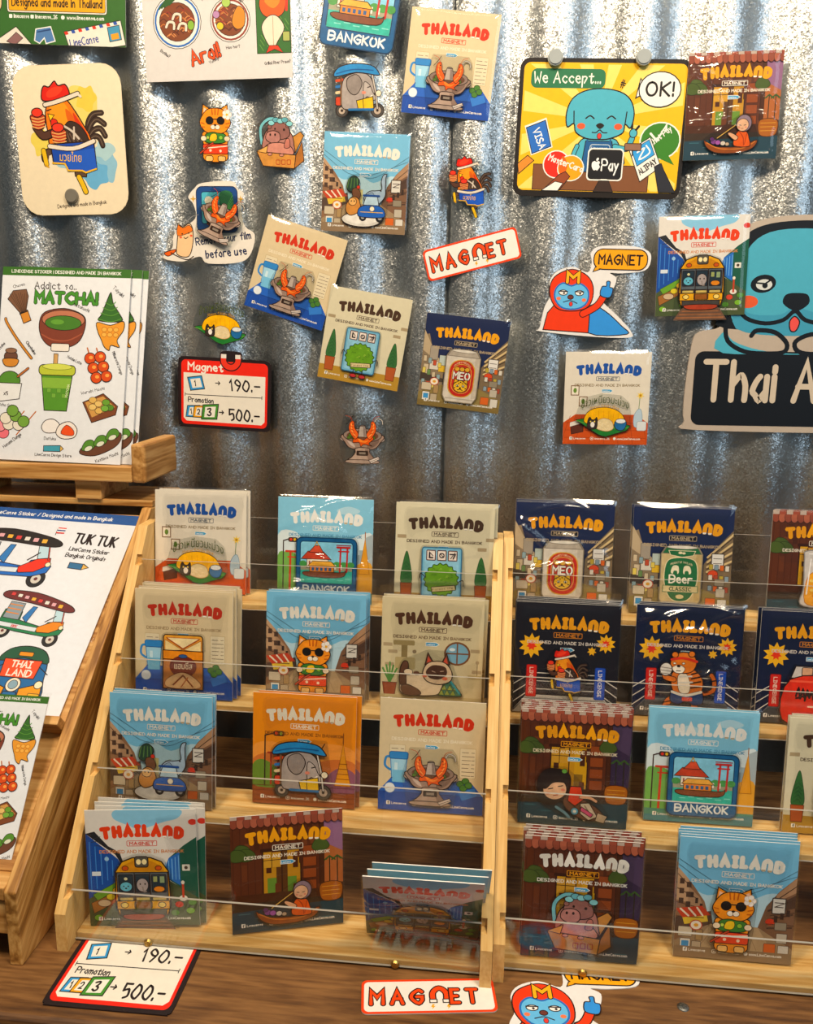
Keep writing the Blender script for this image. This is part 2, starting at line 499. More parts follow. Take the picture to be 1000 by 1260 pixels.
# ------------------------------------------------------------------ the drawings on the magnets (millimetres, centred on 0,0)
def art_hotpot():
    a = Art()
    a.line([(-20, -17), (-15, -23), (-12, -28)], 0.7, S, True); a.line([(14, -19), (18, -25), (24, -23), (25, -18)], 1.6, S, True); a.line([(14, -19), (18, -25), (24, -23), (25, -18)], 0.8, 'd8d0c4', True)
    a.poly([(-3.5, -15), (3.5, -15), (5, -4), (-5, -4)], 'b9aba0', S); a.ell(0, -15, 3.5, 1.6, '8d7f78', S)
    a.line([(-25, -3), (-27, 1), (-22, 4)], 2.4, S, True); a.line([(25, -3), (27, 1), (22, 4)], 2.4, S, True)
    a.line([(-25, -3), (-27, 1), (-22, 4)], 1.2, 'a3968e', True); a.line([(25, -3), (27, 1), (22, 4)], 1.2, 'a3968e', True)
    a.blob([(-24, -5), (24, -5), (22, 5), (13, 13), (-13, 13), (-22, 5)], '9c8578', S, 0.9); a.blob([(8, 4), (20, 1), (19, 6), (11, 12), (6, 12)], '7d685d'); a.blob([(-19, 3), (-12, 6), (-9, 11), (-14, 9)], 'c4b3a8')
    a.ell(0, -4, 24, 8.5, '8f7d73', S, 0.8); a.ell(0, -3.5, 20, 6.5, '6b4a38')
    for x, y, r in ((-14, -4, 3.4), (-10, -1, 3), (-17, -1, 2.4), (13, -1, 3)): a.ell(x, y, r, r * .8, '55702e', S, 0.4)
    a.poly([(-3.5, -15), (3.5, -15), (5.5, -2), (-5.5, -2)], 'b9aba0', S); a.poly([(0.6, -14), (3, -14.5), (4.6, -3), (1.4, -2.6)], '8c7d76')
    a.blob([(-9, -2), (0, 2), (9, -3), (14, 0), (8, 6), (12, 9), (2, 7), (-2, 10), (-4, 5), (-12, 5)], 'd8601c', S)
    a.blob([(-5, 0), (3, 3), (8, 1), (4, 5), (-3, 4)], 'f08a3a')
    for sx in (-1, 1):
        a.blob([(sx * 9, 1), (sx * 14.5, -5), (sx * 17, -13), (sx * 15, -20), (sx * 11, -21), (sx * 9.5, -13), (sx * 5, -5)], 'e0682a', S); a.line([(sx * 8, -2), (sx * 13, -9), (sx * 13.6, -18)], 1.2, 'f2a05a', True)
        for k in range(4): a.line([(sx * (8.6 + k * 1.1), -2 - k * 4), (sx * (13 + k * .7), -3.5 - k * 4)], 0.6, 'a63c12')
        a.line([(sx * 12, -19), (sx * 15, -26), (sx * 21, -28)], 0.5, 'b5481c', True); a.ell(sx * 12, -17.5, .7, .7, S)
    a.blob([(-8, 12), (8, 12), (9, 18), (14, 24), (16, 27), (-16, 27), (-14, 24), (-9, 18)], 'b09a8c', S, 0.9); a.poly([(3, 13), (8, 13), (9, 18), (14, 24), (15, 27), (8, 27), (5, 20)], '8d786c')
    a.rr(-7, 15.5, 7, 21, 1, '3a2a22', S); a.rect(-4, 17, 4, 19.6, '8e8378')
    a.blob([(-18, 27), (18, 27), (17, 31), (-17, 31)], 'a79488', S, 0.8)
    a.poly([(8, 27), (20, 22), (22, 25), (11, 31)], 'd9cdc4', S); a.line([(9.5, 29), (21, 24)], .5, S)
    return a

def art_toast():
    a = Art()
    a.rr(-20, -27, 20, -8, 3, 'e7a443', S, 1)
    a.poly([(-17, -24), (17, -24), (0, -13)], 'f4dfae', 'a65e1e', .8); a.poly([(-18.5, -22), (-1, -12), (-18.5, -10)], 'efd397', 'a65e1e', .6); a.poly([(18.5, -22), (1, -12), (18.5, -10)], 'f2d9a2', 'a65e1e', .6)
    a.line([(-16, -23), (0, -13), (16, -23)], 1.2, 'a5501c')
    a.rect(-20.5, -11, 20.5, 28, 'b97a3a', S, 1); a.rect(-20.5, -11, 20.5, -2, 'df8d22', S, .8)
    a.ell(0, 5, 14, 11, '6e2d1d'); a.blob([(-18, 20), (-8, 13), (0, 11), (9, 14), (18, 22), (14, 27), (-15, 27)], 'd9b184', '6e3a1e')
    a.line([(-10, 24), (0, 14), (10, 25)], 1.6, '8a4a26'); a.line([(-2, 26), (5, 16)], 1.2, 'b06634')
    a.thai('แฮมชีส', -9.5, 7.5, 9, 'f4e3c4', 19)
    a.ell(0, -5.5, 4.5, 2, '36598c', S, .4)
    return a

def art_mango(txt=True):
    a = Art()
    if txt:
        t = Art().thai('ข้าวเหนียวมะม่วง', -25, 0, 11.5, '4f5a2a', 50)
        bend(t, 0.010, -14); a.put(t)
        u = Art().text('Mango Sticky Rice', 0, 0, 3.2, 'b98c2a', align='c', fit=30); bend(u, 0.012, -9.5); a.put(u)
    a.poly([(-30, 4), (-6, 0), (28, 10), (24, 15), (2, 22), (-5, 20)], '2f7a3a', S); a.line([(-29, 5), (0, 12), (26, 12)], .6, '78a84a', True)
    a.blob([(-21, 6), (-18, -4), (-8, -9), (6, -9), (18, -3), (22, 8), (10, 9), (-8, 10)], 'f3b712', S)
    for k in range(7): a.line([(-17 + k * 5.4, -2 - 4 * math.sin(k * .5)), (-14 + k * 4.6, 7)], .35, 'd88f0c')
    a.blob([(-9, 12), (-7, 5), (0, 2), (8, 5), (10, 13), (2, 16)], 'e6d2a6', 'a88350')
    for k in range(26): a.ell(-6 + random.random() * 13, 6 + random.random() * 8, .5, .35, 'f3e6c8', n=6)
    a.blob([(12, 5), (23, 5), (22, 13), (17, 15), (12, 12)], '2f6f9f', S); a.ell(17.5, 5, 5.3, 2.6, 'e9eef0', S, .5)
    a.blob([(-17, 13), (-17, 4), (-15, 1), (-13, 3.5), (-10, 3.5), (-8, 1), (-7, 5), (-8, 13)], '3b322e', S); a.ell(-12, 9, 2.2, 3, 'efe9e0')
    a.ell(-14.2, 5.6, .7, .9, 'f2d46a'); a.ell(-10, 5.6, .7, .9, 'f2d46a')
    return a

def bend(a, k, y0):
    a.P = [([[(x, y + k * x * x + y0) for x, y in p] for p in polys], c, None) for polys, c, bb in a.P]
    P, a.P = a.P, []
    for polys, c, bb in P: a.add(polys, c)

def art_cat():
    a = Art(); O = 'e8932c'; D = 'b35c14'
    a.blob([(-14, 14), (-16, 4), (-12, -2), (12, -2), (16, 4), (14, 14), (13, 30), (-13, 30)], O, S, .9)
    for s in (-1, 1):
        a.poly([(s * 16, -18), (s * 14.5, -31), (s * 4, -25)], O, S, .9); a.poly([(s * 14, -20), (s * 13.3, -27.5), (s * 7, -24)], 'f3c2a6')
    a.blob([(-17, -16), (-10, -25), (0, -27), (10, -25), (17, -16), (18, -9), (11, -1), (0, 1), (-11, -1), (-18, -9)], O, S, .9)
    for x in (-4, 0, 4): a.line([(x, -26), (x * .8, -20)], 1.3, D)
    for s in (-1, 1):
        a.line([(s * 17, -11), (s * 13, -10)], 1, D); a.line([(s * 16.5, -6.5), (s * 12.5, -6.5)], 1, D)
    a.ell(-6.6, -13.5, 4.8, 4.6, '1d1715'); a.ell(6.6, -13.5, 4.8, 4.6, '1d1715'); a.line([(-6, -15), (6, -15)], 1.1, '1d1715')
    a.ell(-2.6, -6.4, 3, 2.6, 'f6ead6', S, .4); a.ell(2.6, -6.4, 3, 2.6, 'f6ead6', S, .4); a.ell(0, -8.6, 1.5, 1.1, S)
    for k in range(5): a.ell(14 + 3.2 * math.cos(k * 1.257), -20 + 3.2 * math.sin(k * 1.257), 2.5, 2.5, 'fbf3ea', 'c9a58c', .3)
    a.ell(14, -20, 1.3, 1.3, 'f0b72c')
    a.rr(-15, 12, 15, 23, 2, 'd94a26', S, .8); a.line([(-14, 17), (14, 14)], 1.2, 'f3dcc2')
    a.ell(-6, 19, 1.5, 1.5, 'f4d9bf'); a.ell(6, 19.5, 1.5, 1.5, 'f4d9bf')
    a.blob([(-13, 8), (-11, 1), (-3, -1), (3, 0), (11, 1), (14, 7), (8, 11), (-8, 11)], '3f7d3a', S, .8)
    a.blob([(-7, 8), (-5, 1.5), (1, 1), (2, 6), (-1, 9)], 'e9c234', S, .5); a.ell(6.5, 5, 2.4, 2.2, '8fc04a', S, .4); a.ell(-9, 5, 1.8, 1.8, 'b7d160', S, .4)
    a.line([(-18, 22), (-8, 14), (-3, 11)], 2.6, S); a.line([(-18, 22), (-8, 14), (-3, 11)], 1.4, 'b44c30')
    a.ell(-14, 6, 3.6, 3, 'f2ddbd', S, .6); a.ell(14, 6, 3.6, 3, 'f2ddbd', S, .6)
    a.rr(-12, 25, -3, 31, 2, 'f0c07c', S, .8); a.rr(3, 25, 12, 31, 2, 'f0c07c', S, .8)
    return a

def art_tricycle(sc_=1.0):
    """blue three-wheeler seen from the front quarter"""
    a = Art()
    for x, r in ((-9, 4.2), (12, 5)): a.ell(x, 12, r, r, '2b2a2c', S, .6); a.ell(x, 12, r * .5, r * .5, 'a8a7a4')
    a.blob([(-15, 10), (-14, 2), (-6, -2), (6, -3), (16, 2), (18, 10), (10, 12), (-8, 12)], '2c63ae', S, .8)
    a.poly([(-9, -2), (-6, -12), (8, -12), (10, -2)], 'b9d1de', S, .8); a.line([(-9, -13), (10, -13)], 2.2, '234c86'); a.ell(2, 2, 3, 3, 'f4ead0', S, .5)
    a.line([(-12, 6), (15, 6)], .8, 'e8b530')
    return a

def art_street():
    a = Art()
    a.ell(-2, 22, 23, 8, 'd9d5cc', S, .8); a.ell(-2, 21, 19, 6, 'ece8df')
    a.blob([(0, -2), (6, -9), (14, -10), (20, -12), (19, -20), (21, -27), (25, -28), (24, -24), (24, -14), (24, -4), (16, 5), (4, 5)], '9fb2c2', S, .9)
    a.blob([(3, -4), (9, -8), (12, -3), (8, 2)], '8499ac', S, .5); a.ell(19, -10, .9, .9, S)
    a.blob([(-20, -16), (-18, -22), (-12, -25), (-6, -20), (-8, -14), (-14, -8), (-20, -10)], '2f4638', S, .8)
    for k in range(4): a.line([(-18 + k * 3, -22), (-20 + k * 4, -12)], 1, '5b7a48')
    a.blob([(-14, -10), (-8, -12), (-4, -6), (-6, 0), (-12, 0)], '6b4a34', S, .7); a.ell(-7, -13, 2, 2, 'c23b24', S, .4)
    a.blob([(-20, 6), (-14, -2), (-6, 0), (-4, 12), (-14, 18), (-20, 14)], 'c48a4a', S, .8); a.ell(-13, 3, 4.6, 4.2, 'e0ae70', S, .6); a.ell(-14.5, 2.4, .7, .9, S); a.ell(-11, 2.4, .7, .9, S)
    a.put(art_tricycle(), 8, 8, 0.95)
    return a

def art_bangkok():
    a = Art()
    a.rr(-31, -30, 31, 30, 6, '225f8a', '143a58', 1.0)
    a.rr(-27, -26, 27, 17, 3, '8cc7e0', '143a58', .8)
    a.rect(-26.5, 3, 26.5, 16.5, '3fae9e'); a.rect(-26.5, -2, 26.5, 3.5, '9b9a84')
    for k in range(8): a.ell(-24 + k * 7, -3, 4, 3.2, '4e9150', n=10)
    a.rect(-20, -9, 2, 1, 'efe4d2', S, .5)
    a.poly([(-26, -8), (-19, -16), (-3, -16), (5, -8)], 'b8492e', S, .6); a.poly([(-18, -15), (-12, -22), (-7, -22), (-3, -15)], 'c9573a', S, .6); a.line([(-12, -22), (-10, -26), (-8, -22)], .8, 'c9a040')
    for k in range(5): a.rect(-18 + k * 4, -6, -16.5 + k * 4, 0, 'a5523a')
    for x in (8, 14, 20): a.rect(x - 6, -3, x - 4, 2, 'e9e2d4')
    for x in (14, 21): a.line([(x, 4), (x + .6, -20)], 1.7, 'b4302e')
    a.line([(11, -21), (24, -21)], 2, 'b4302e'); a.line([(12.5, -17), (23, -17)], 1.3, 'b4302e'); a.line([(10.5, -23), (25, -23)], 1, '8e2422')
    a.blob([(-22, 5), (14, 5), (20, 3), (15, 10), (-18, 10)], '7a4a30', S, .6); a.rect(-17, -1, 8, 5, 'd9852c', S, .6); a.poly([(-19, -1), (-14, -6), (5, -6), (10, -1)], 'e3a94a', S, .6)
    for k in range(5): a.rect(-15 + k * 4.4, .6, -12.4 + k * 4.4, 3.8, '355f86')
    for k in range(6): a.line([(-20 + k * 8, 13 - (k % 2) * 1.4), (-15 + k * 8, 13 - (k % 2) * 1.4)], .8, '8ed8cc')
    a.text('BANGKOK', 0, 26, 6.6, 'eef2f0', 1.5, align='c', fit=47)
    return a

def art_bush():
    a = Art()
    a.rr(-20, -29, 20, 22, 2.5, '7fb4cf', '3f7390', 1.2); a.rr(-17.6, -26.6, 17.6, 19.6, 1.5, '96c6dc')
    for k, x in enumerate((-11, 0, 11)):
        a.rr(x - 4.4, -26, x + 4.4, -16, .8, 'f0e3d8', '5a2f2a', 1)
        if k == 0: a.line([(x - 1.5, -23), (x - 1.5, -18.5), (x + 1.6, -18.5)], 1.6, '33262a'); a.line([(x - 2, -24.5), (x + 2, -20.5)], .8, '33262a')
        elif k == 1: a.ell(x, -21, 2.8, 2.8, '33262a'); a.ell(x, -21, 1.6, 1.6, 'f0e3d8'); a.line([(x - 2, -23), (x + 2, -19)], .8, '33262a')
        else: a.line([(x - 2.6, -22.5), (x + 2.6, -22.5), (x + .6, -18)], 1.4, '33262a'); a.line([(x - 2, -18), (x + 2.4, -24.4)], .8, '33262a')
    pts = []
    for k in range(34):
        t = 2 * math.pi * k / 34; r = 17.6 if k % 2 else 15.8
        pts.append((r * math.cos(t) * 1.02, 4 + r * math.sin(t) * .98))
    a.blob(pts, '6f9c2e', '33501a', .9)
    random.seed(5)
    for k in range(26):
        r = 13.5 * math.sqrt(random.random()); t = random.random() * 6.28; x, y = r * math.cos(t), 4 + r * math.sin(t)
        a.line([(x - 1, y), (x, y - 1), (x + 1, y)], .55, '4a7420' if k % 3 else 'a3c456', True)
    a.poly([(-10, 12), (14, 9), (15, 14), (-9, 17)], 'd9c79a', S, .6); a.text('Forest life', -8.6, 15.6, 2.2, '6a4a2a', rot=-7, fit=21)
    for x in (-5, 6): a.line([(x, 20), (x, 25)], 1, S); a.ell(x + .5, 26.5, 4.2, 2.3, 'b23a3a', S, .7)
    a.line([(-16, 2), (-21, -2), (-22, 3)], .9, S, True); a.line([(17, 6), (22, 4), (23, 10)], .9, S, True)
    return a

def art_siam():
    a = Art(); B = '5f4232'
    a.blob([(4, 14), (12, 2), (19, 3), (30, 16), (26, 18), (8, 18)], '3e6f5c', S, .8)
    for k in range(3):
        for j in range(2): a.poly([(8 + k * 5.5 + j * 2.5, 17 - j * 5), (10.6 + k * 5.5 + j * 2.5, 12 - j * 5), (13.2 + k * 5.5 + j * 2.5, 17 - j * 5)], '8d9a4a', S, .35)
    a.line([(18, 2), (28, 15)], 2, '2f8c98')
    a.blob([(-30, 10), (-27, 0), (-18, -2), (-8, -3), (4, -4), (12, 2), (10, 12), (4, 18), (-22, 19), (-29, 16)], 'd8c4a8', S, .9)
    a.blob([(-30, 8), (-30, -6), (-27, -14), (-23, -14), (-22, -8), (-24, 0), (-24, 8)], B, S, .8)
    a.blob([(-29, 12), (-24, 8), (-12, 13), (-10, 18), (-24, 19)], B, S, .7)
    a.ell(-22, -4, 4.4, 3, 'd8c4a8', S, .5); a.ell(-14, -3, 3, 2.2, B)
    for s, x in ((-1, -2), (1, 13)): a.poly([(x - 4, -12), (x + s * 1.5, -24), (x + 5, -13)], B, S, .8); a.poly([(x - 2, -14), (x + s * 1.2, -20.5), (x + 3, -14)], 'b5513c')
    a.blob([(-8, -4), (-4, -13), (5, -16), (14, -14), (20, -6), (19, 3), (8, 7), (-4, 4)], 'c9b195', S, .9)
    a.blob([(-5, -5), (0, -11), (7, -12), (14, -10), (15, -3), (8, 2), (-1, 1)], '4b3328'); a.ell(-6, -1, 2.4, 1.6, 'c46a4e'); a.ell(13.5, 1, 2.6, 1.7, 'c46a4e')
    a.line([(1, -6), (4, -5)], .7, 'b9a088'); a.line([(9, -6), (12, -6.4)], .7, 'b9a088'); a.ell(6.5, -3.5, 1, .8, S)
    return a

def art_tuktuk_elephant():
    a = Art()
    for x, r in ((-20, 6.5), (19, 7)): a.ell(x, 20, r, r, '4e4b48', S, .9); a.ell(x, 20, r * .6, r * .6, 'b4a596', S, .6); a.ell(x, 20, 1.4, 1.4, S)
    a.rr(-27, 6, -14, 15, 2, 'c44a2c', S, .8)
    for k in range(3): a.line([(-26, -10 + k * 6), (-19, -11 + k * 6)], 2.8, ('c8542c', '3572a8', 'e3c9a0')[k])
    a.blob([(-20, 16), (-20, -6), (-14, -15), (2, -18), (12, -12), (16, 2), (10, 10), (4, 18), (-10, 19)], 'a49b96', S, .9)
    a.blob([(-14, -12), (-4, -16), (2, -8), (-2, 2), (-8, 4), (-14, -2)], '8e8580', S, .8)
    a.blob([(4, -8), (10, -6), (14, 2), (18, 8), (13, 10), (8, 6), (4, 8)], 'b0a7a1', S, .7)
    a.line([(8, -3), (11, -4)], 1, S); a.ell(4, 2, 2.3, 1.5, 'd98c78'); a.line([(9, 8), (13, 5)], 1.3, 'f3ead8')
    a.poly([(-4, 10), (14, 6), (15, 18), (-2, 19)], 'e3bb2c', S, .8); a.line([(3, 8), (4, 19)], .7, S); a.line([(-12, 19), (14, 19)], 2.4, '2d6f9f')
    a.line([(13, -16), (17, 2), (19, 18)], 2.6, S); a.line([(13, -16), (17, 2), (19, 18)], 1.3, 'c9c1b6'); a.ell(20, 3, 3.2, 3.2, 'e9dfc4', S, .7)
    a.line([(-21, -14), (-21, 14)], 1.8, S); a.line([(-21, -14), (-21, 14)], .9, '8e6a48')
    a.blob([(-28, -14), (-24, -23), (-8, -27), (12, -25), (20, -18), (19, -15), (-4, -18)], '2f83b8', S, 1)
    a.line([(-26, -17), (-8, -21), (14, -20)], 1.2, '1c5a8c', True)
    a.line([(17, -22), (20, -27)], .8, S)
    return a

def art_train():
    a = Art()
    a.poly([(-22, 30), (-14, 24), (14, 24), (22, 30), (30, 42), (-30, 42)], '6d5444'); 
    for k in range(3): a.line([(-20 - k * 3, 32 + k * 3.6), (20 + k * 3, 32 + k * 3.6)], 1.2, '9a6a48')
    a.poly([(-24, -16), (-18, -25), (-8, -29), (8, -29), (18, -25), (24, -16), (25, 16), (22, 26), (-22, 26), (-25, 16)], 'e0a51f', S, 1.2)
    a.poly([(-20, -20), (-8, -26), (8, -26), (20, -20), (20, -16), (-20, -16)], 'c98a18')
    a.rr(-6, -30, 6, -20, 2, '5a564e', S, .9); a.ell(-2.6, -25, 2.2, 2.6, 'f7e6b0'); a.ell(2.6, -25, 2.2, 2.6, 'f7e6b0')
    a.ell(-15, -19, 2.8, 2.2, 'c35a1c', S, .6); a.ell(15, -19, 2.8, 2.2, 'c35a1c', S, .6)
    a.rect(-23, -15, 23, 8, '5d6468', S, .9)
    for x0, x1 in ((-21.5, -8.5), (-6.5, 6.5), (8.5, 21.5)): a.rr(x0, -13, x1, 4, 1, '27353f', S, .7)
    a.ell(-15, -1.5, 5.6, 4.6, '6db3c6', S, .6); a.ell(-17, -2, .7, .7, S); a.ell(-13, -2, .7, .7, S); a.ell(-15, 0, 1, .7, S); a.ell(-15, -9, 1.6, 1.4, 'd9d4a8')
    a.ell(0, -3, 5.4, 6.4, 'a89e9b', S, .6); a.ell(-2, -4, .7, .9, S); a.ell(2.4, -4, .7, .9, S); a.line([(0, -1), (1, 3), (3, 3)], 1.4, '8e8580', True)
    a.ell(15, 1, 5, 2.8, 'dd8a28', S, .5); a.rect(10, -11, 13.5, -6, '9aa06a'); a.rect(16, -11, 20, -5, '8fa07a')
    a.rect(-23, 8, 23, 12, '3a3632', S, .6)
    for x in (-15, 0, 15): a.rr(x - 6, 9, x + 6, 11.4, .6, 'c9b26c')
    a.rect(-24, 12, 24, 20, 'e0a51f', S, .9); a.rr(-8, 13, 8, 19, 1, '8e5a22', S, .6)
    for x in (-17, 17): a.ell(x, 16, 3.4, 2.6, 'f1d27a', S, .7)
    a.line([(-7, -15), (-7, 20)], .9, S); a.line([(7, -15), (7, 20)], .9, S)
    a.rect(-21, 20, 21, 26, '4a4540', S, .8); a.blob([(-17, 25), (17, 25), (13, 30), (-13, 30)], 'a5472c', S, .7)
    return a

def art_monk():
    a = Art()
    a.blob([(-31, 6), (-20, 13), (10, 14), (30, 7), (26, 16), (10, 21), (-14, 21), (-27, 15)], '8a4e22', S, .9); a.line([(-28, 9), (-12, 16), (14, 16), (28, 9)], 1.2, 'c07a3a', True)
    for x, y, r, c in ((-20, 8, 3.4, '7d4a86'), (-15, 9, 3.2, '9a5c9e'), (-22, 5, 2.6, '5d356a'), (-9, 10, 3, 'd9cfc0'), (-4, 11, 2.4, 'b9a48c')): a.ell(x, y, r, r * .85, c, S, .5)
    a.line([(-16, 4), (10, -14)], .9, 'c9a45a')
    a.blob([(4, 13), (5, 1), (10, -4), (18, -2), (21, 5), (22, 14)], 'd2611f', S, .9); a.line([(9, -3), (14, 4), (15, 13)], 1, '9a3e12', True); a.line([(18, 0), (16, 12)], .8, '9a3e12')
    a.blob([(5, 7), (-2, 2), (-4, -1), (-1, -2), (8, 3)], 'd8a684', S, .7)
    a.ell(14, -12, 9, 9.6, '8b7a86', S, .9); a.ell(12.6, -10, 7, 7, 'dfb393', S, .6)
    a.line([(8.6, -10), (10.8, -9.6)], .7, S); a.line([(14, -9.6), (16.2, -10)], .7, S); a.line([(11, -6), (13.4, -6)], .6, '9a4a3a'); a.ell(8.6, -7.4, 1.2, .8, 'd98672'); a.ell(16.4, -7.4, 1.2, .8, 'd98672')
    return a

def art_can(meo=True):
    a = Art()
    body = 'd4cbbd' if meo else 'c9b48a'
    a.poly([(-16, -29), (16, -29), (20, -22), (20, 24), (16, 31), (-16, 31), (-20, 24), (-20, -22)], body, '8d8373', 1)
    a.poly([(-15, -29), (15, -29), (19, -22.5), (-19, -22.5)], 'b3a99b' if meo else '2f6b46', '7a7164', .6); a.ell(0, -29, 15, 1.8, 'e0d9cc', '7a7164', .5)
    a.poly([(14, -22), (19.4, -22), (19.4, 24), (14, 26)], 'c0b6a6' if meo else 'b8a276'); a.line([(-16, 27), (16, 27)], 1.2, 'b3a99b')
    if meo:
        a.rr(-15.5, -19, 15.5, 25, 13, 'c9a04a', None); a.rr(-14.4, -18, 14.4, 24, 12.4, 'b03024'); a.rr(-11.6, -14, 11.6, 20.5, 10.5, 'd8b35c'); a.rr(-11, -13.4, 11, 20, 10, 'b5382a')
        t = Art().text("NATURE'S & GREATEST", 0, 0, 2, 'f0dcae', align='c', fit=20); bend(t, .045, -15); a.put(t)
        for x in (-6, 0, 6): a.ell(x, -8, 3, 2.6, 'd6a43c', S, .5)
        a.text('MEO', 0, 3.5, 7.5, 'e9e2d6', 1.7, align='c', fit=19, out='3a2620', ow=.5)
        a.ell(0, 12, 8.5, 7, 'e2b53c', S, .7)
        for s in (-1, 1): a.poly([(s * 8, 9), (s * 7.4, 3.4), (s * 2.6, 6)], 'e2b53c', S, .6); a.ell(s * 3.4, 11.4, 1.5, 1.2, 'f7f0dc', S, .4); a.ell(s * 3.4, 11.6, .7, .9, S)
        for x, y in ((-6, 8), (6, 8), (0, 7.2), (-6.4, 14), (6.4, 14), (-2, 8.6), (2.4, 8.4)): a.ell(x, y, .8, .6, S, n=8)
        a.ell(0, 14, 1.2, .9, S); a.line([(-3, 16.4), (0, 15.2), (3, 16.4)], .7, S)
    else:
        a.poly([(-13, -25.5), (13, -25.5), (11, -21), (0, -19), (-11, -21)], '2f6b46', 'e6d9b4', .6); a.ell(-1.6, -23.4, 2, 1.3, 'e6d9b4'); a.ell(1.8, -23, 1.6, 1.1, 'e6d9b4')
        a.blob([(-15, -12), (-8, -18), (8, -18), (15, -12), (16, 6), (10, 22), (0, 26), (-10, 22), (-16, 6)], '2f6b46', 'e6d9b4', .8)
        t = Art().text('PRODUCT OF THAILAND', 0, 0, 1.9, 'e6d9b4', align='c', fit=21); bend(t, .022, -13); a.put(t)
        for s in (-1, 1): a.blob([(s * 2, -4), (s * 3, -10), (s * 8, -10), (s * 10, -4), (s * 8, -2), (s * 7, -5), (s * 4, -5), (s * 3.4, -2)], 'e9dfc0')
        a.text('Beer', 0, 7, 7.6, 'f3ecd8', 1.5, align='c', fit=22)
        a.rect(-17, 10, 17, 16.5, 'd9c79a', '2f6b46', .6); a.text('CLASSIC', 0, 15, 3.6, '35583c', .8, align='c', fit=21); a.ell(0, 21, 4, 2.2, 'd9c79a')
    return a

def art_bag():
    a = Art()
    a.blob([(-17, -26), (17, -26), (20, -18), (19, 10), (21, 26), (0, 29), (-21, 26), (-19, 10), (-20, -18)], 'cfc8c2', '8e8a88', 1)
    a.blob([(-15, -2), (0, -6), (15, -2), (17, 24), (0, 27), (-17, 24)], 'e9a63a', 'b06a1c', .6)
    a.star(0, -10, 8, 10.5, 11, 'd58a24', '7a4a14', .6); a.ell(0, -8, 6, 5, 'f0c878', '7a4a14', .6); a.ell(-2, -9, .7, .9, S); a.ell(2, -9, .7, .9, S); a.ell(0, -6.6, 1, .7, S)
    for k in range(14): a.ell(-12 + (k * 7.3) % 24, 3 + (k * 5.1) % 21, 2, 1.5, ('f6d27a', 'd98a2a')[k % 2], n=9)
    a.line([(-16, -23), (16, -23)], 1, 'f0ece8'); a.line([(-14, -18), (-16, 16)], 1.2, 'f4f0ec', True)
    return a

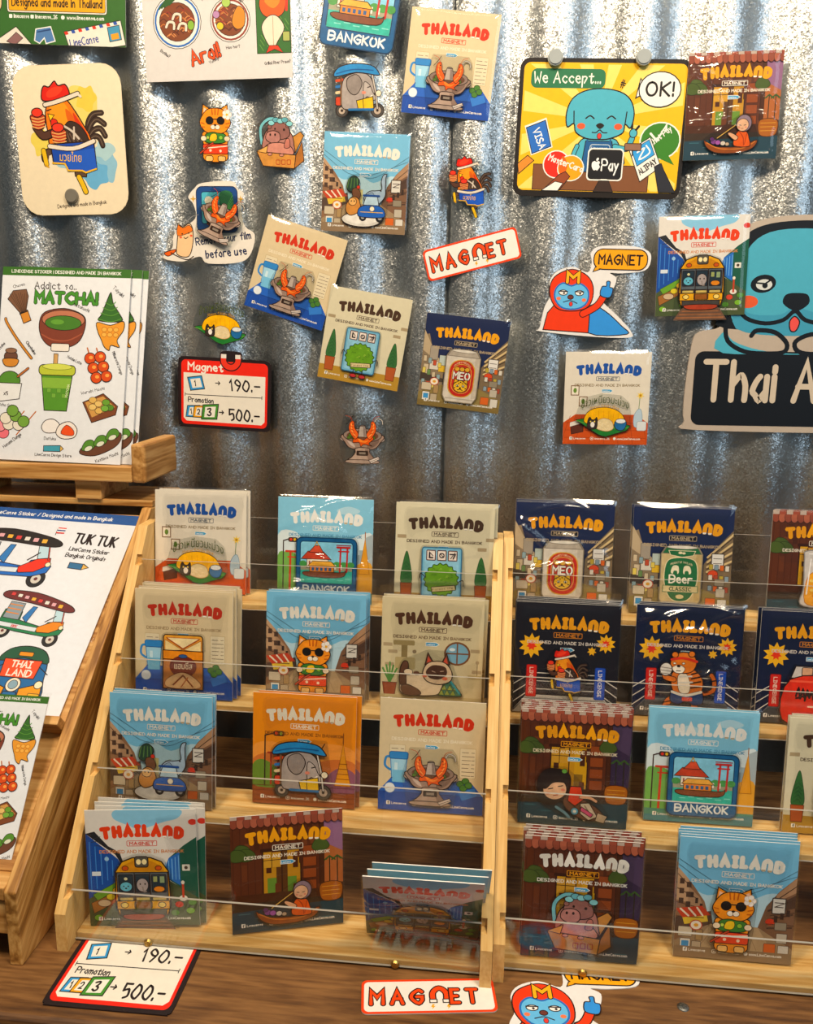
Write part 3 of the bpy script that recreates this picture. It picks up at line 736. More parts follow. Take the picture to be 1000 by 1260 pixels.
def art_rooster():
    """rooster boxer: gloves up, one knee raised, dark tail plumes behind"""
    b = Art(); B = '3d2f28'
    for pts in ([(318, 500), (325, 440), (350, 405), (388, 400)], [(318, 500), (335, 450), (365, 425), (398, 445)], [(320, 505), (345, 470), (378, 462), (398, 492)], [(322, 510), (350, 492), (372, 500), (384, 530)]):
        b.line(pts, 24, S, True); b.line(pts, 17, B, True); b.line(pts, 4, '6a5a4c', True)
    b.line([(150, 545), (120, 560), (118, 580)], 30, S, True); b.line([(150, 545), (132, 556), (126, 575)], 22, '5a463a', True)
    b.line([(116, 545), (124, 600)], 24, S); b.line([(116, 545), (124, 600)], 18, 'dcb42c'); b.line([(120, 604), (132, 612)], 8, 'c99a24')
    b.poly([(248, 630), (304, 632), (300, 656), (250, 652)], '5a463a', S, 4); b.line([(266, 655), (282, 690), (292, 716)], 26, S, True); b.line([(266, 655), (282, 690), (292, 716)], 19, 'dcb42c', True)
    b.blob([(138, 420), (145, 372), (180, 335), (228, 335), (272, 390), (308, 452), (330, 492), (322, 530), (160, 530), (145, 480)], 'd77a1c', S, 5)
    b.blob([(160, 370), (190, 345), (220, 350), (250, 400), (240, 440), (190, 440), (165, 420)], 'e8962c'); b.blob([(262, 395), (300, 450), (322, 490), (300, 490), (276, 450)], 'bf3a1a'); b.blob([(230, 380), (262, 410), (270, 450), (240, 440)], 'c9651c')
    b.blob([(212, 490), (220, 450), (245, 430), (285, 445), (318, 490), (316, 525), (215, 525)], B, S, 4)
    for k in range(4): b.line([(226 + k * 14, 470 + (k % 2) * 10), (240 + k * 18, 512)], 5, '6a5648', True)
    b.line([(220, 450), (252, 470), (280, 500)], 9, 'c9bcae', True); b.line([(262, 455), (258, 500)], 8, 'c9bcae')
    b.blob([(132, 345), (130, 310), (142, 288), (165, 292), (190, 270), (206, 288), (236, 284), (252, 310), (246, 335), (190, 345)], 'c2281a', S, 5); b.blob([(150, 318), (170, 300), (200, 292), (225, 300), (200, 325), (160, 335)], 'd9452c')
    b.line([(140, 362), (190, 352), (240, 338), (290, 322)], 22, S, True); b.line([(140, 362), (190, 352), (240, 338), (290, 322)], 15, 'ddd2c2', True); b.line([(288, 322), (302, 334)], 10, 'ddd2c2')
    b.poly([(150, 398), (178, 404), (158, 428)], 'e8c02c', S, 3); b.blob([(160, 430), (172, 418), (190, 430), (186, 470), (168, 476)], 'c9301c', S, 3); b.line([(146, 386), (166, 380)], 5, S)
    b.line([(165, 475), (120, 485), (92, 450)], 36, S, True); b.line([(165, 475), (120, 485), (92, 450)], 27, '54382c', True)
    for cx, cy, r in ((104, 424, 31), (192, 486, 33)):
        b.blob([(cx - r, cy - 22), (cx + r * .8, cy - 24), (cx + r, cy + 8), (cx + r * .5, cy + 34), (cx - r * .5, cy + 34), (cx - r * .95, cy + 8)], 'a8432a', S, 4); b.ell(cx - 2, cy - 32, r * .8, 18, 'd2402c', S, 4)
        for k in range(4): b.line([(cx - r * .9, cy - 12 + k * 12), (cx, cy - 6 + k * 12), (cx + r * .9, cy - 12 + k * 12)], 5, 'd9a268', True)
    b.poly([(150, 520), (345, 512), (350, 625), (300, 640), (285, 630), (220, 630), (210, 600), (158, 598)], '1f4a9c', S, 5); b.poly([(200, 560), (345, 540), (350, 625), (300, 636), (230, 625)], '2a5cb4'); b.line([(154, 596), (208, 600), (222, 628), (284, 630), (300, 638), (348, 624)], 7, 'e0b03a')
    b.line([(146, 528), (250, 540), (345, 512)], 22, S, True); b.line([(146, 528), (250, 540), (345, 512)], 16, 'ded3c4', True); b.thai('มวยไทย', 184, 588, 48, 'eab93a', 100, 4)
    a = Art(); a.put(b, -245 * .179, -490 * .179, .179)
    return a

def art_tiger():
    a = Art()
    a.line([(14, 16), (26, 12), (27, 2), (24, -4)], 5, S, True); a.line([(14, 16), (26, 12), (27, 2), (24, -4)], 3.6, 'b9652a', True)
    for k, (x, y) in enumerate(((20, 14), (26.6, 8), (27, 2))): a.line([(x - 2, y), (x + 2, y - 1)], 1.4, S)
    a.line([(-8, 20), (-16, 24), (-19, 32)], 7.4, S, True); a.line([(-8, 20), (-16, 24), (-19, 32)], 6, 'c9722c', True); a.line([(9, 22), (10, 34)], 7.4, S); a.line([(9, 22), (10, 34)], 6, 'c9722c')
    for y in (26, 30): a.line([(7, y), (13, y - .6)], 1.2, S); a.line([(-21, y), (-14, y - 2)], 1.2, S)
    a.blob([(-12, 14), (-14, -4), (-4, -10), (8, -8), (16, 2), (14, 16), (0, 18)], 'c9722c', S, .9); a.blob([(-6, 14), (-8, -2), (0, -4), (4, 6), (3, 15)], 'e6d6be', S, .5)
    for k in range(4): a.line([(5, -4 + k * 4.6), (14, -7 + k * 5)], 1.5, S)
    a.line([(-6, -1), (5, -2)], 1.6, 'cfc8bc'); a.line([(-7, 5), (6, 4)], 1.6, 'cfc8bc')
    a.blob([(-16, -12), (-13, -22), (-4, -26), (6, -23), (9, -14), (4, -6), (-8, -5)], 'd27a2e', S, .9); a.ell(-12, -23, 3.2, 3, 'd27a2e', S, .8); a.ell(4, -24.4, 3.2, 3, 'd27a2e', S, .8)
    a.line([(-15, -18), (-4, -20), (9, -17)], 2.6, 'c23a26', True); a.blob([(-14, -10), (-8, -13), (-2, -10), (-4, -5), (-11, -5)], 'efe3d0', S, .5); a.ell(-8, -11.6, 1.8, 1.2, S)
    a.ell(-12, -14.4, 1.4, 1, 'f4efe0', S, .4); a.ell(-3.4, -14.6, 1.4, 1, 'f4efe0', S, .4); a.line([(-10, -7), (-6, -7)], .8, S)
    a.line([(-12, 2), (-20, 0), (-21, -6)], 6, S, True); a.line([(-12, 2), (-20, 0), (-21, -6)], 4.6, 'c9722c', True)
    a.ell(-20, -8, 6, 6.6, 'dcd5ca', S, .9)
    for k in range(3): a.line([(-25, -10 + k * 3), (-15, -9 + k * 3)], .8, '8a8278')
    a.blob([(-13, 14), (0, 17), (15, 13), (17, 25), (8, 27), (2, 23), (-6, 27), (-14, 24)], '223c66', S, .9); a.line([(-13, 14.6), (0, 17.6), (15, 13.6)], 2.6, 'e0d6c6', True); a.rr(-3, 19.5, 7, 23.4, 1, 'c04a30')
    return a

def art_redbag():
    a = Art()
    a.poly([(-24, -16), (-20, -28), (26, -28), (32, -16)], 'cdc4bc', S, .9); a.rr(-14, -27, -4, -19, 1.4, 'd8a888', S, .7); a.rr(8, -26, 24, -21, 1, '3f8ab0', S, .6)
    a.blob([(-30, 26), (-24, -15), (30, -15), (36, 26), (4, 30)], 'cf3a26', S, 1.1); a.line([(-24, -13), (30, -13)], 2, 'e8654c')
    random.seed(11)
    for k in range(11):
        x = -18 + k * 4.2; a.line([(x, 2 + (k * 7) % 5), (x + 2, -6 + (k * 5) % 4), (x + 3.6, 4 - (k % 3))], 2, '2a1c1c', True)
    a.line([(-18, 4), (4, -2), (26, 3)], 1.6, '2a1c1c', True); a.line([(-6, 12), (14, 12)], 1.6, 'f0d8c0'); a.line([(-20, 20), (26, 20)], 1.6, 'e8a080')
    return a

def art_girl():
    a = Art()
    a.blob([(-2, 0), (14, 8), (26, 16), (30, 24), (14, 26), (0, 20), (-8, 10)], '6a4a38', S, .9); a.poly([(8, 10), (16, 9), (24, 22), (16, 26), (8, 20)], 'c9bba4', S, .8); a.line([(12, 12), (19, 22)], 1.2, '8a7a68'); a.poly([(24, 18), (33, 21), (30, 28), (22, 26)], 'b9a58c', S, .7)
    a.poly([(-2, -6), (8, -6), (11, 6), (3, 13), (-4, 8)], 'c8401f', S, .9); a.line([(8, 4), (16, 4), (22, 7)], 3.6, S, True); a.line([(8, 4), (16, 4), (22, 7)], 2.4, 'dba682', True)
    a.ell(3, 18, 3.6, 3.6, '5f9ab0', S, .7); a.ell(3, 18, 1.6, 1.6, 'e2dccc'); a.poly([(9, 13), (20, 20), (18, 23), (8, 17)], 'c2567a', S, .6)
    a.blob([(-31, 4), (-32, -10), (-26, -20), (-14, -22), (-4, -18), (-2, -8), (-6, 4), (-16, 12), (-26, 12)], '241a1a', S, .9)
    a.ell(-16, -2, 11, 10, 'e2b593', S, .8, -15); a.blob([(-28, -4), (-24, -14), (-12, -15), (-4, -8), (-10, -9), (-18, -8), (-24, -2)], '241a1a')
    a.line([(-22, -2), (-18, -3)], .9, S); a.line([(-13, -5), (-9, -6)], .9, S); a.line([(-17, 4), (-13, 3)], .9, '9a4a3a'); a.ell(-22, 2, 2, 1.3, 'dc8a72'); a.ell(-8.6, -2, 2, 1.3, 'dc8a72')
    a.ell(-8, -20, 2.6, 2.2, '6a9a4a', S, .5); a.line([(-14, 15), (-6, 20), (-2, 24)], 2.6, '6b8a94', True)
    return a

def art_hippo():
    a = Art()
    a.line([(-19, 2), (-20, -14), (-11, -23), (2, -22)], 4, S, True); a.line([(-19, 2), (-20, -14), (-11, -23), (2, -22)], 2.8, '78b4bc', True)
    a.poly([(8, 0), (24, -10), (28, -6), (18, 12)], 'c08a48', S, .8)
    a.blob([(-16, 10), (-17, -4), (-10, -14), (4, -15), (14, -8), (17, 4), (15, 12)], 'a87a70', S, .9)
    a.blob([(-12, -6), (-10, -16), (0, -20), (10, -16), (12, -6), (2, -2)], '8d655e', S, .8); a.ell(-10, -15, 2.2, 2, '8d655e', S, .5); a.ell(10, -16, 2.2, 2, '8d655e', S, .5)
    a.blob([(-14, -2), (-13, -9), (-5, -11), (1, -8), (1, -1), (-6, 2)], 'b08078', S, .8); a.ell(-9.4, -7, 1, 1.3, S); a.ell(-4, -7, 1, 1.3, S); a.ell(6, -12, 1.2, 1.3, S); a.ell(-4, -13, 1, 1.1, S)
    for k, (x, y) in enumerate(((-8, -19), (-3, -22), (2, -21), (7, -22), (12, -18))): a.ell(x, y, 3.6, 2.6, ('8cc8cc', '6aa6b0')[k % 2], S, .5)
    a.blob([(-16, 14), (-14, 4), (-2, 1), (12, 4), (15, 14)], 'c98d7e', S, .8); a.blob([(6, 6), (8, -2), (12, -2), (12, 6)], 'b5776a', S, .6)
    a.poly([(-25, 10), (19, 14), (17, 28), (-18, 25)], 'c88f4c', S, .9); a.poly([(-25, 10), (-12, 4), (-14, 12)], 'd9a764', S, .7); a.poly([(19, 14), (26, 0), (28, 20), (17, 28)], 'a8713a', S, .9)
    for k in range(3): a.rr(-3 + k * 6, 19, 1 + k * 6, 23.5, .6, 'c88f4c', 'a0391f', .7)
    a.ell(-10, 13, 2.6, 1.4, 'c98d7e', S, .5); a.ell(3, 14, 2.6, 1.4, 'c98d7e', S, .5)
    return a

MAG = dict(hotpot=art_hotpot, toast=art_toast, mango=art_mango, cat=art_cat, street=art_street, bangkok=art_bangkok, bush=art_bush, siam=art_siam,
           elephant=art_tuktuk_elephant, train=art_train, monk=art_monk, can=art_can, beer=lambda: art_can(False), bag=art_bag, rooster=art_rooster,
           tiger=art_tiger, redbag=art_redbag, girl=art_girl, hippo=art_hippo)

# ------------------------------------------------------------------ the printed backing cards, 100 x 110 mm
CW, CH = 100, 110
def title(a, c, c2=None, out=None):
    u = 12.0; x = 13.6
    ws = [('T', 10.4), ('H', 9.8), ('A', 10.2), ('I', 6.8), ('L', 7.8), ('A', 10.2), ('^', 10.0), ('D', 9.6)]
    for ch, w in ws:
        cx = x + w / 2; t = (cx - 50) / 34; base = 25.5 + 2.6 * t * t; rot = 7 * t
        g = GL[ch]; mx = max(p[0] for q in g for p in q[1])
        cr, sr = math.cos(math.radians(rot)), math.sin(math.radians(rot))
        gw = w - 4.6
        for pas in ((1, 0) if out else (0,)):
            for sm, pts in g:
                pp = crom(pts, False, 4) if sm else pts
                q = []
                for px, py in pp:
                    X = (px / mx - .5) * gw if mx else 0; Y = -(2.0 + py / 8 * (u - 4.0))
                    q.append((cx + X * cr - Y * sr, base + X * sr + Y * cr))
                a.line(q, 4.2 + 1.0 * pas, out if pas else c)
                if ch == '^' and not pas and c2:
                    for e in (q[0], q[-1]): a.rect(e[0] - 1.7, e[1] + .2, e[0] + 1.7, e[1] + 1.7, c2)
        x += w
    return a
def caption(a, c, boxc=None, small=None, pencil=True, bg=None):
    boxc = boxc or c
    if bg: a.rr(37, 29.2, 64, 34, .8, bg)
    a.line(rrect(37, 29.2, 64, 34, .8), .55, boxc, closed=True)
    a.text('MAGNET', 50.5, 33, 2.7, boxc, .7, align='c', fit=22)
    a.text('DESIGNED AND MADE IN BANGKOK', 50, 40.5, 2.6, small or c, .62, align='c', fit=76)
    if pencil: a.poly([(44, 44), (54, 44), (57, 45.8), (54, 47.6), (44, 47.6)], '4c9cc4', 'f0efe8', .5); a.text('LineCense', 45, 46.7, 1.5, 'f4f4f0', .3, fit=8)
    return a
def footer(a, c='f2eee4', ic='3a3a3a'):
    a.rr(8, 101, 11.6, 104.8, .7, c); a.text('f', 9.2, 104.4, 2.9, ic, .6)
    a.text('Linecense', 13, 104.2, 2.2, c, .42, fit=14); a.line(rrect(33, 101.4, 36.4, 104.6, 1), .5, c, closed=True); a.ell(34.7, 103, .8, .8, c, n=8)
    a.text('linecense_26', 38.4, 104.2, 2.2, c, .42, fit=17); a.ell(61.5, 103, 1.7, 1.7, c, n=10); a.text('www.LineCense.com', 64.5, 104.2, 2.3, c, .45, fit=27)
    return a

def bg_cafe():
    a = Art(); a.rect(0, 0, 100, 110, 'd9c7a4')
    for x, n in ((13, 6), (80, 7)):
        a.rr(x - 3, 45, x + 12, 74, 1, 'e3d6b8', 'bda982', .4)
        for k in range(n): a.line([(x - 1, 49 + k * 3.8), (x + 5 + (k * 3) % 4, 49 + k * 3.8)], .55, '7a6a58'); a.line([(x + 8, 49 + k * 3.8), (x + 10.5, 49 + k * 3.8)], .55, '7a6a58')
    a.poly([(0, 92), (12, 78), (88, 78), (100, 92), (100, 110), (0, 110)], '1f4f9c'); a.poly([(0, 92), (12, 78), (88, 78), (100, 92)], '2d66b8')
    a.line([(11, 70), (6, 66), (7, 58), (12, 57)], 2.2, '3d86c2', True); a.poly([(11, 58), (27, 58), (25, 82), (13, 82)], 'a8d4ea', '3d86c2', .8); a.rr(10, 52, 28, 59, 2, '3d86c2', '235f96', .6); a.rect(15, 63, 18, 79, 'd2ecf6')
    a.line([(12, 78), (88, 78)], .7, '173c78'); a.line([(0, 92), (100, 92)], .6, '173c78'); a.poly([(13, 70), (25.6, 70), (25, 82), (13.6, 82)], '7fbcdc')
    for k in range(9): a.line([(6 + k * 11, 96), (3 + k * 12, 109)], .3, '2d66b8')
    a.ell(11, 88, 5, 5, 'e6edf2', '8aa4bc', .5); a.poly([(76, 88), (92, 83), (95, 91), (80, 97)], '3d7cc4', '1f4f9c', .6)
    for x, y in ((78, 80), (83, 77), (81, 84), (86, 81)): a.ell(x, y, 3.4, 3, '4d7a36', '2c4a22', .6)
    return footer(a)
def bg_mango():
    a = Art(); a.rect(0, 0, 100, 110, 'e4dccc')
    a.poly([(0, 84), (14, 74), (86, 74), (100, 84), (100, 110), (0, 110)], 'c2581f')
    for k in range(7): a.line([(8 + k * 14, 76), (-2 + k * 17, 109)], .5, '9a4214')
    for k in range(3): a.line([(2, 84 + k * 9), (98, 84 + k * 9)], .5, '9a4214')
    for x, y in ((8, 40), (18, 53)): a.rect(x, y, x + 9, y + 11, 'efe6d4', '7a5a3a', 1); a.ell(x + 4.5, y + 5.5, 2, 3, '6d8a3a')
    a.line([(88, 76), (89, 54)], .7, '5a7a3a'); a.star(89.5, 51, 2, 5, 7, 'f0cf5a'); a.ell(89.5, 51, 1.4, 1.4, 'b8862a')
    a.blob([(84, 88), (83, 76), (87, 68), (91, 68), (93, 78), (92, 88)], 'b9ccd8', '7a94a8', .5); a.rr(87, 82, 98, 93, 2, 'dfe4e4', '9aa4a8', .5); a.poly([(8, 84), (24, 79), (24, 95), (10, 98)], '5a2f20', '2f1810', .5); a.poly([(8, 84), (24, 79), (24, 84), (8, 89)], 'e6ddd0')
    return footer(a)
def bg_street():
    a = Art(); a.rect(0, 0, 100, 110, '7fb9d8'); a.blob([(0, 52), (10, 46), (26, 52), (44, 47), (60, 54), (80, 46), (100, 52), (100, 80), (0, 80)], 'bcd9e4')
    a.poly([(0, 28), (14, 44), (24, 58), (30, 78), (0, 96)], '8a6a50'); a.poly([(0, 28), (10, 39), (10, 60), (0, 58)], 'b9987a'); a.poly([(10, 45), (20, 55), (24, 66), (10, 70)], 'a98a6e')
    for k in range(3):
        for j in range(2): a.rect(2 + j * 6, 38 + k * 9 + j * 3, 6 + j * 6, 43 + k * 9 + j * 3, '4d3a30')
    a.poly([(0, 74), (30, 66), (32, 78), (0, 88)], '57453a'); a.poly([(6, 74), (26, 68), (28, 76), (8, 80)], 'd9b84a')
    a.poly([(100, 30), (86, 44), (76, 58), (70, 78), (100, 96)], '7a5c46'); a.poly([(100, 30), (84, 47), (84, 54), (100, 44)], 'a8866a'); a.poly([(100, 46), (82, 58), (82, 64), (100, 58)], '4f3b30')
    for k in range(3): a.line([(98, 52 + k * 12), (78, 62 + k * 8)], 1.6, '4f3b30')
    a.rr(81, 50, 92, 64, .6, 'd9d4ca', '4a403a', 1); a.line([(83, 54), (90, 54)], .8, '4a403a'); a.line([(83, 58), (90, 58)], .8, '4a403a'); a.ell(80, 72, 4, 3, 'c23f24')
    a.poly([(0, 96), (30, 78), (70, 78), (100, 96), (100, 110), (0, 110)], '9a8468'); a.poly([(30, 78), (70, 78), (84, 100), (16, 100)], 'b49c7c')
    for k in range(4): a.line([(0, 34 + k * 13), (12 + k * 4, 46 + k * 9)], .7, '5a4232'); a.line([(100, 38 + k * 12), (86 - k * 3, 50 + k * 8)], .7, '4a3628')
    for k in range(3): a.rect(12 + k * 4, 50 + k * 5, 14.4 + k * 4, 55 + k * 5, '3f2f27'); a.rect(93 - k * 5, 60 + k * 3, 96 - k * 5, 66 + k * 3, '3a2a22')
    a.line([(0, 20), (40, 44), (62, 48), (100, 24)], .35, '4a5a66', True); a.line([(0, 25), (42, 48), (100, 29)], .35, '4a5a66', True)
    a.poly([(36, 78), (38, 62), (42, 62), (43, 58), (45, 62), (48, 62), (48, 78)], 'd2c48a'); a.poly([(54, 78), (54, 64), (60, 62), (62, 78)], 'a8b4b0'); a.poly([(0, 66), (22, 62), (30, 70), (6, 74)], 'b5482c'); 
    for k in range(3): a.line([(4 + k * 7, 66 - k), (11 + k * 6, 72 - k * .6)], 1.6, 'e6d8c0')
    for k in range(4): a.line([(34 + k * 9, 80), (22 + k * 16, 99)], .4, '8a745a')
    shopfront(a)
    a.rect(0, 100, 100, 110, '8a765e')
    return footer(a)
def shopfront(a):
    for x, y, w, h, c in ((3, 82, 12, 9, 'c9bca4'), (5, 93, 9, 12, 'e6e0d2'), (18, 84, 6, 10, 'a58a62'), (15, 95, 8, 9, 'b7a890'), (86, 82, 9, 9, 'b9b0a0'), (76, 92, 10, 9, 'c9692c'), (88, 93, 9, 10, 'd6d0c4'), (84, 72, 10, 7, '8d8474')): a.rr(x, y, x + w, y + h, .8, c, '5a4a3c', .5)
    a.ell(18, 80, 5, 4.4, 'efe4d0', 'b5482a', .8); a.ell(18, 80, 2, 1.6, 'd9a03a'); a.rr(6.4, 95, 12.6, 101, .6, '4a90c0')
def bg_bangkok():
    a = Art(); a.rect(0, 0, 100, 110, '8cc4dd'); a.blob([(0, 40), (18, 36), (28, 46), (40, 52), (60, 56), (74, 44), (90, 36), (100, 40), (100, 90), (0, 90)], 'dce8ea')
    for k in range(6): a.rect(66 + k * 5, 54 - (k * 7) % 9, 70 + k * 5, 80, ('b4c0c4', '9fb0b8', 'c2ccce')[k % 3])
    a.blob([(26, 20), (36, 16), (48, 19), (44, 23), (30, 24)], 'b5d8e6'); a.blob([(62, 12), (74, 8), (86, 12), (80, 16), (66, 16)], 'b5d8e6')
    for k in range(5): a.ell(4 + k * 5, 88 + (k % 2) * 6, 5, 4.4, ('5f944a', '6fa354')[k % 2])
    a.poly([(100, 36), (92, 40), (92, 80), (100, 80)], 'a8b4b8'); a.rect(84, 58, 90, 80, '9aa6aa')
    a.blob([(0, 62), (10, 58), (22, 64), (24, 104), (0, 104)], '7cab5c'); a.blob([(78, 76), (90, 66), (100, 70), (100, 104), (78, 104)], 'd9a042'); a.poly([(92, 40), (97, 78), (86, 78)], 'd99a34', '9a6420', .5); a.line([(92, 40), (92, 34)], .8, '9a6420')
    for x in (13, 21): a.line([(x, 104), (x + .6, 58)], 2.2, 'c2482c')
    a.line([(9, 57), (26, 57)], 2.2, 'c2482c'); a.line([(11, 63), (24, 63)], 1.4, 'c2482c')
    a.line([(6, 104), (6, 46), (12, 44)], 1.2, '4a3a34'); a.rr(11, 42, 21, 47, 2, '4a3a34'); a.ell(14, 44.5, 1.4, 1.4, 'd9402c'); a.ell(18, 44.5, 1.4, 1.4, 'e0b52c')
    a.rect(0, 98, 100, 110, '5d8c78'); a.poly([(0, 104), (100, 100), (100, 110), (0, 110)], '4f7f86')
    return footer(a)
def bg_garden():
    a = Art(); a.rect(0, 0, 100, 110, 'd8d0b4')
    for x, y in ((2, 33), (92, 34), (84, 44)): a.rr(x, y, x + 9, y + 3.6, .4, 'a8977a')
    a.rect(0, 93, 100, 110, 'b08c3c')
    for x, h in ((12, 34), (88, 30)):
        a.blob([(x, 84 - h), (x + 3, 78 - h * .55), (x + 6, 80), (x, 85), (x - 6, 80), (x - 3, 78 - h * .55)], '3c6b3c', '25482a', .5, 5)
        for k in range(5): a.line([(x - 3, 64 + k * 4), (x, 61 + k * 4), (x + 3, 65 + k * 4)], .5, '2a5030')
        a.poly([(x - 6, 83), (x + 6, 83), (x + 5, 99), (x - 5, 99)], 'a85c30', '6a3418', .6)
    return footer(a)
def bg_siam():
    a = Art(); a.rect(0, 0, 100, 110, 'cfc2a0')
    for x, y in ((2, 46), (7, 53), (88, 49), (4, 66), (90, 70)): a.rr(x, y, x + 9, y + 3.4, .4, 'a8977a')
    a.rr(12, 43, 33, 48, 1, '9a8a62'); a.rect(20, 48, 26, 62, '8a7a54'); a.rr(14, 60, 34, 72, 1.5, 'b7a67c'); a.ell(33, 54, 2, 2, '8a7a62')
    a.ell(75, 54, 12, 11, '7fa8bc', '7a5434', 1.8); a.line([(75, 43), (75, 65)], 1.4, '7a5434'); a.line([(63, 54), (87, 54)], 1.4, '7a5434'); a.ell(70, 50, 3, 1.6, 'd9e4e6')
    a.line([(95, 62), (95, 76)], .7, '7a6a54'); a.ell(95, 62, 1.8, 1.8, 'a8977a'); a.rr(86, 75, 99, 79, .6, 'b5a47a')
    for k in range(5): a.line([(9, 86), (2 + k * 3.5, 72 - (2 - abs(k - 2)) * 3)], 1.8, '5d8a4c')
    a.poly([(2, 86), (16, 86), (14, 100), (4, 100)], '8f4f34', '5a2c1c', .6); a.rect(0, 98, 100, 110, 'bcae88')
    return footer(a, 'f2eee4')
def bg_sunset():
    a = Art(); a.rect(0, 0, 100, 110, 'e08e1e'); a.blob([(0, 54), (20, 48), (44, 56), (70, 47), (100, 54), (100, 86), (0, 86)], 'ea9c4a'); a.blob([(0, 66), (24, 58), (50, 68), (80, 62), (100, 66), (100, 90), (0, 90)], 'c9783c')
    a.rect(0, 84, 100, 110, '8c4f26'); a.blob([(0, 72), (10, 66), (26, 76), (28, 92), (0, 92)], '6f8a3a'); a.blob([(72, 80), (86, 70), (100, 76), (100, 94), (72, 94)], '8a5a6e')
    a.poly([(88, 46), (92, 70), (96, 88), (80, 88), (84, 70)], 'd9962a', '8a5418', .6); a.line([(88, 46), (88, 36)], 1, '8a5418')
    for k in range(4): a.line([(84 - k * .8, 66 + k * 5), (92 + k * .8, 66 + k * 5)], .7, '8a5418')
    a.line([(12, 92), (12, 42), (22, 39)], 1.3, '3a2a20'); a.rr(20, 37, 31, 42, 2, '3a2a20'); a.ell(23, 39.5, 1.5, 1.5, 'd9402c'); a.ell(27.6, 39.5, 1.5, 1.5, '8ab04a')
    for x in (18, 25): a.line([(x, 90), (x, 60)], 1.8, 'a83c24')
    a.line([(15, 59), (28, 59)], 1.8, 'a83c24')
    for k in range(4): a.line([(0, 92 + k * 5), (100, 90 + k * 5)], .6, '6a3a1c')
    return footer(a)
def bg_train():
    a = Art(); a.rect(0, 0, 100, 110, 'e2ddd4'); a.blob([(28, 0), (26, 8), (38, 14), (50, 18), (70, 12), (84, 8), (86, 0), (56, -4)], '8fc4e0')
    a.poly([(0, 22), (14, 34), (28, 46), (36, 60), (0, 86)], '1f4f94'); a.poly([(0, 22), (8, 20), (20, 34), (30, 40), (36, 60), (26, 42), (14, 33)], '26282c')
    for k in range(6): a.line([(3 + k * 5, 30 + k * 4.4), (3 + k * 5, 78 - k * 4)], .8, '4a86c8')
    a.rr(4, 58, 12, 62, .4, 'd9e2e8'); a.ell(18, 46, 2, 2, '9ac0dc')
    a.poly([(100, 26), (88, 34), (74, 46), (68, 62), (100, 86)], '1f5a48'); a.poly([(84, 40), (74, 46), (68, 62), (84, 72)], '2f6fb8'); a.ell(97, 12, 4, 2.8, 'c9402c')
    for k in range(5): a.line([(71 + k * 3, 50 - k * 1.6), (71 + k * 3, 66)], .7, '7fb4e0')
    a.rr(86, 52, 93, 58, .6, 'e6e2d4'); a.ell(89.5, 55, 1.6, 1.6, '4a3a2c')
    for p in (((3, 24), (8, 22)), ((6, 27), (13, 25)), ((5, 30), (12, 29)), ((9, 33), (13, 34))): a.line(list(p), .6, '3a3a3a')
    a.poly([(0, 84), (36, 62), (66, 62), (100, 84), (100, 110), (0, 110)], '4f5a3a')
    a.poly([(4, 80), (26, 68), (30, 72), (8, 86)], '6f9c34', '34501e', .5); a.poly([(2, 88), (24, 78), (27, 86), (4, 98)], '9a6a34', '4a2c18', .5); a.ell(14, 88, 6, 3.4, 'c9b090', '4a2c18', .5)
    for x, y, c in ((20, 82, 'd9c23a'), (26, 76, 'e0b52c'), (82, 90, 'c24a34'), (92, 96, '7fae3a'), (86, 84, 'e6e0d2'), (94, 88, '5a8a34'), (8, 102, '7fae3a'), (30, 98, '6a9a3a'), (78, 98, '5a8a34')): a.ell(x, y, 4, 3, c, '3a3a20', .4)
    a.line([(86, 84), (86, 70)], 2, 'b5482a'); a.ell(86, 69, 1.6, 1.8, 'efe6d4')
    return footer(a)
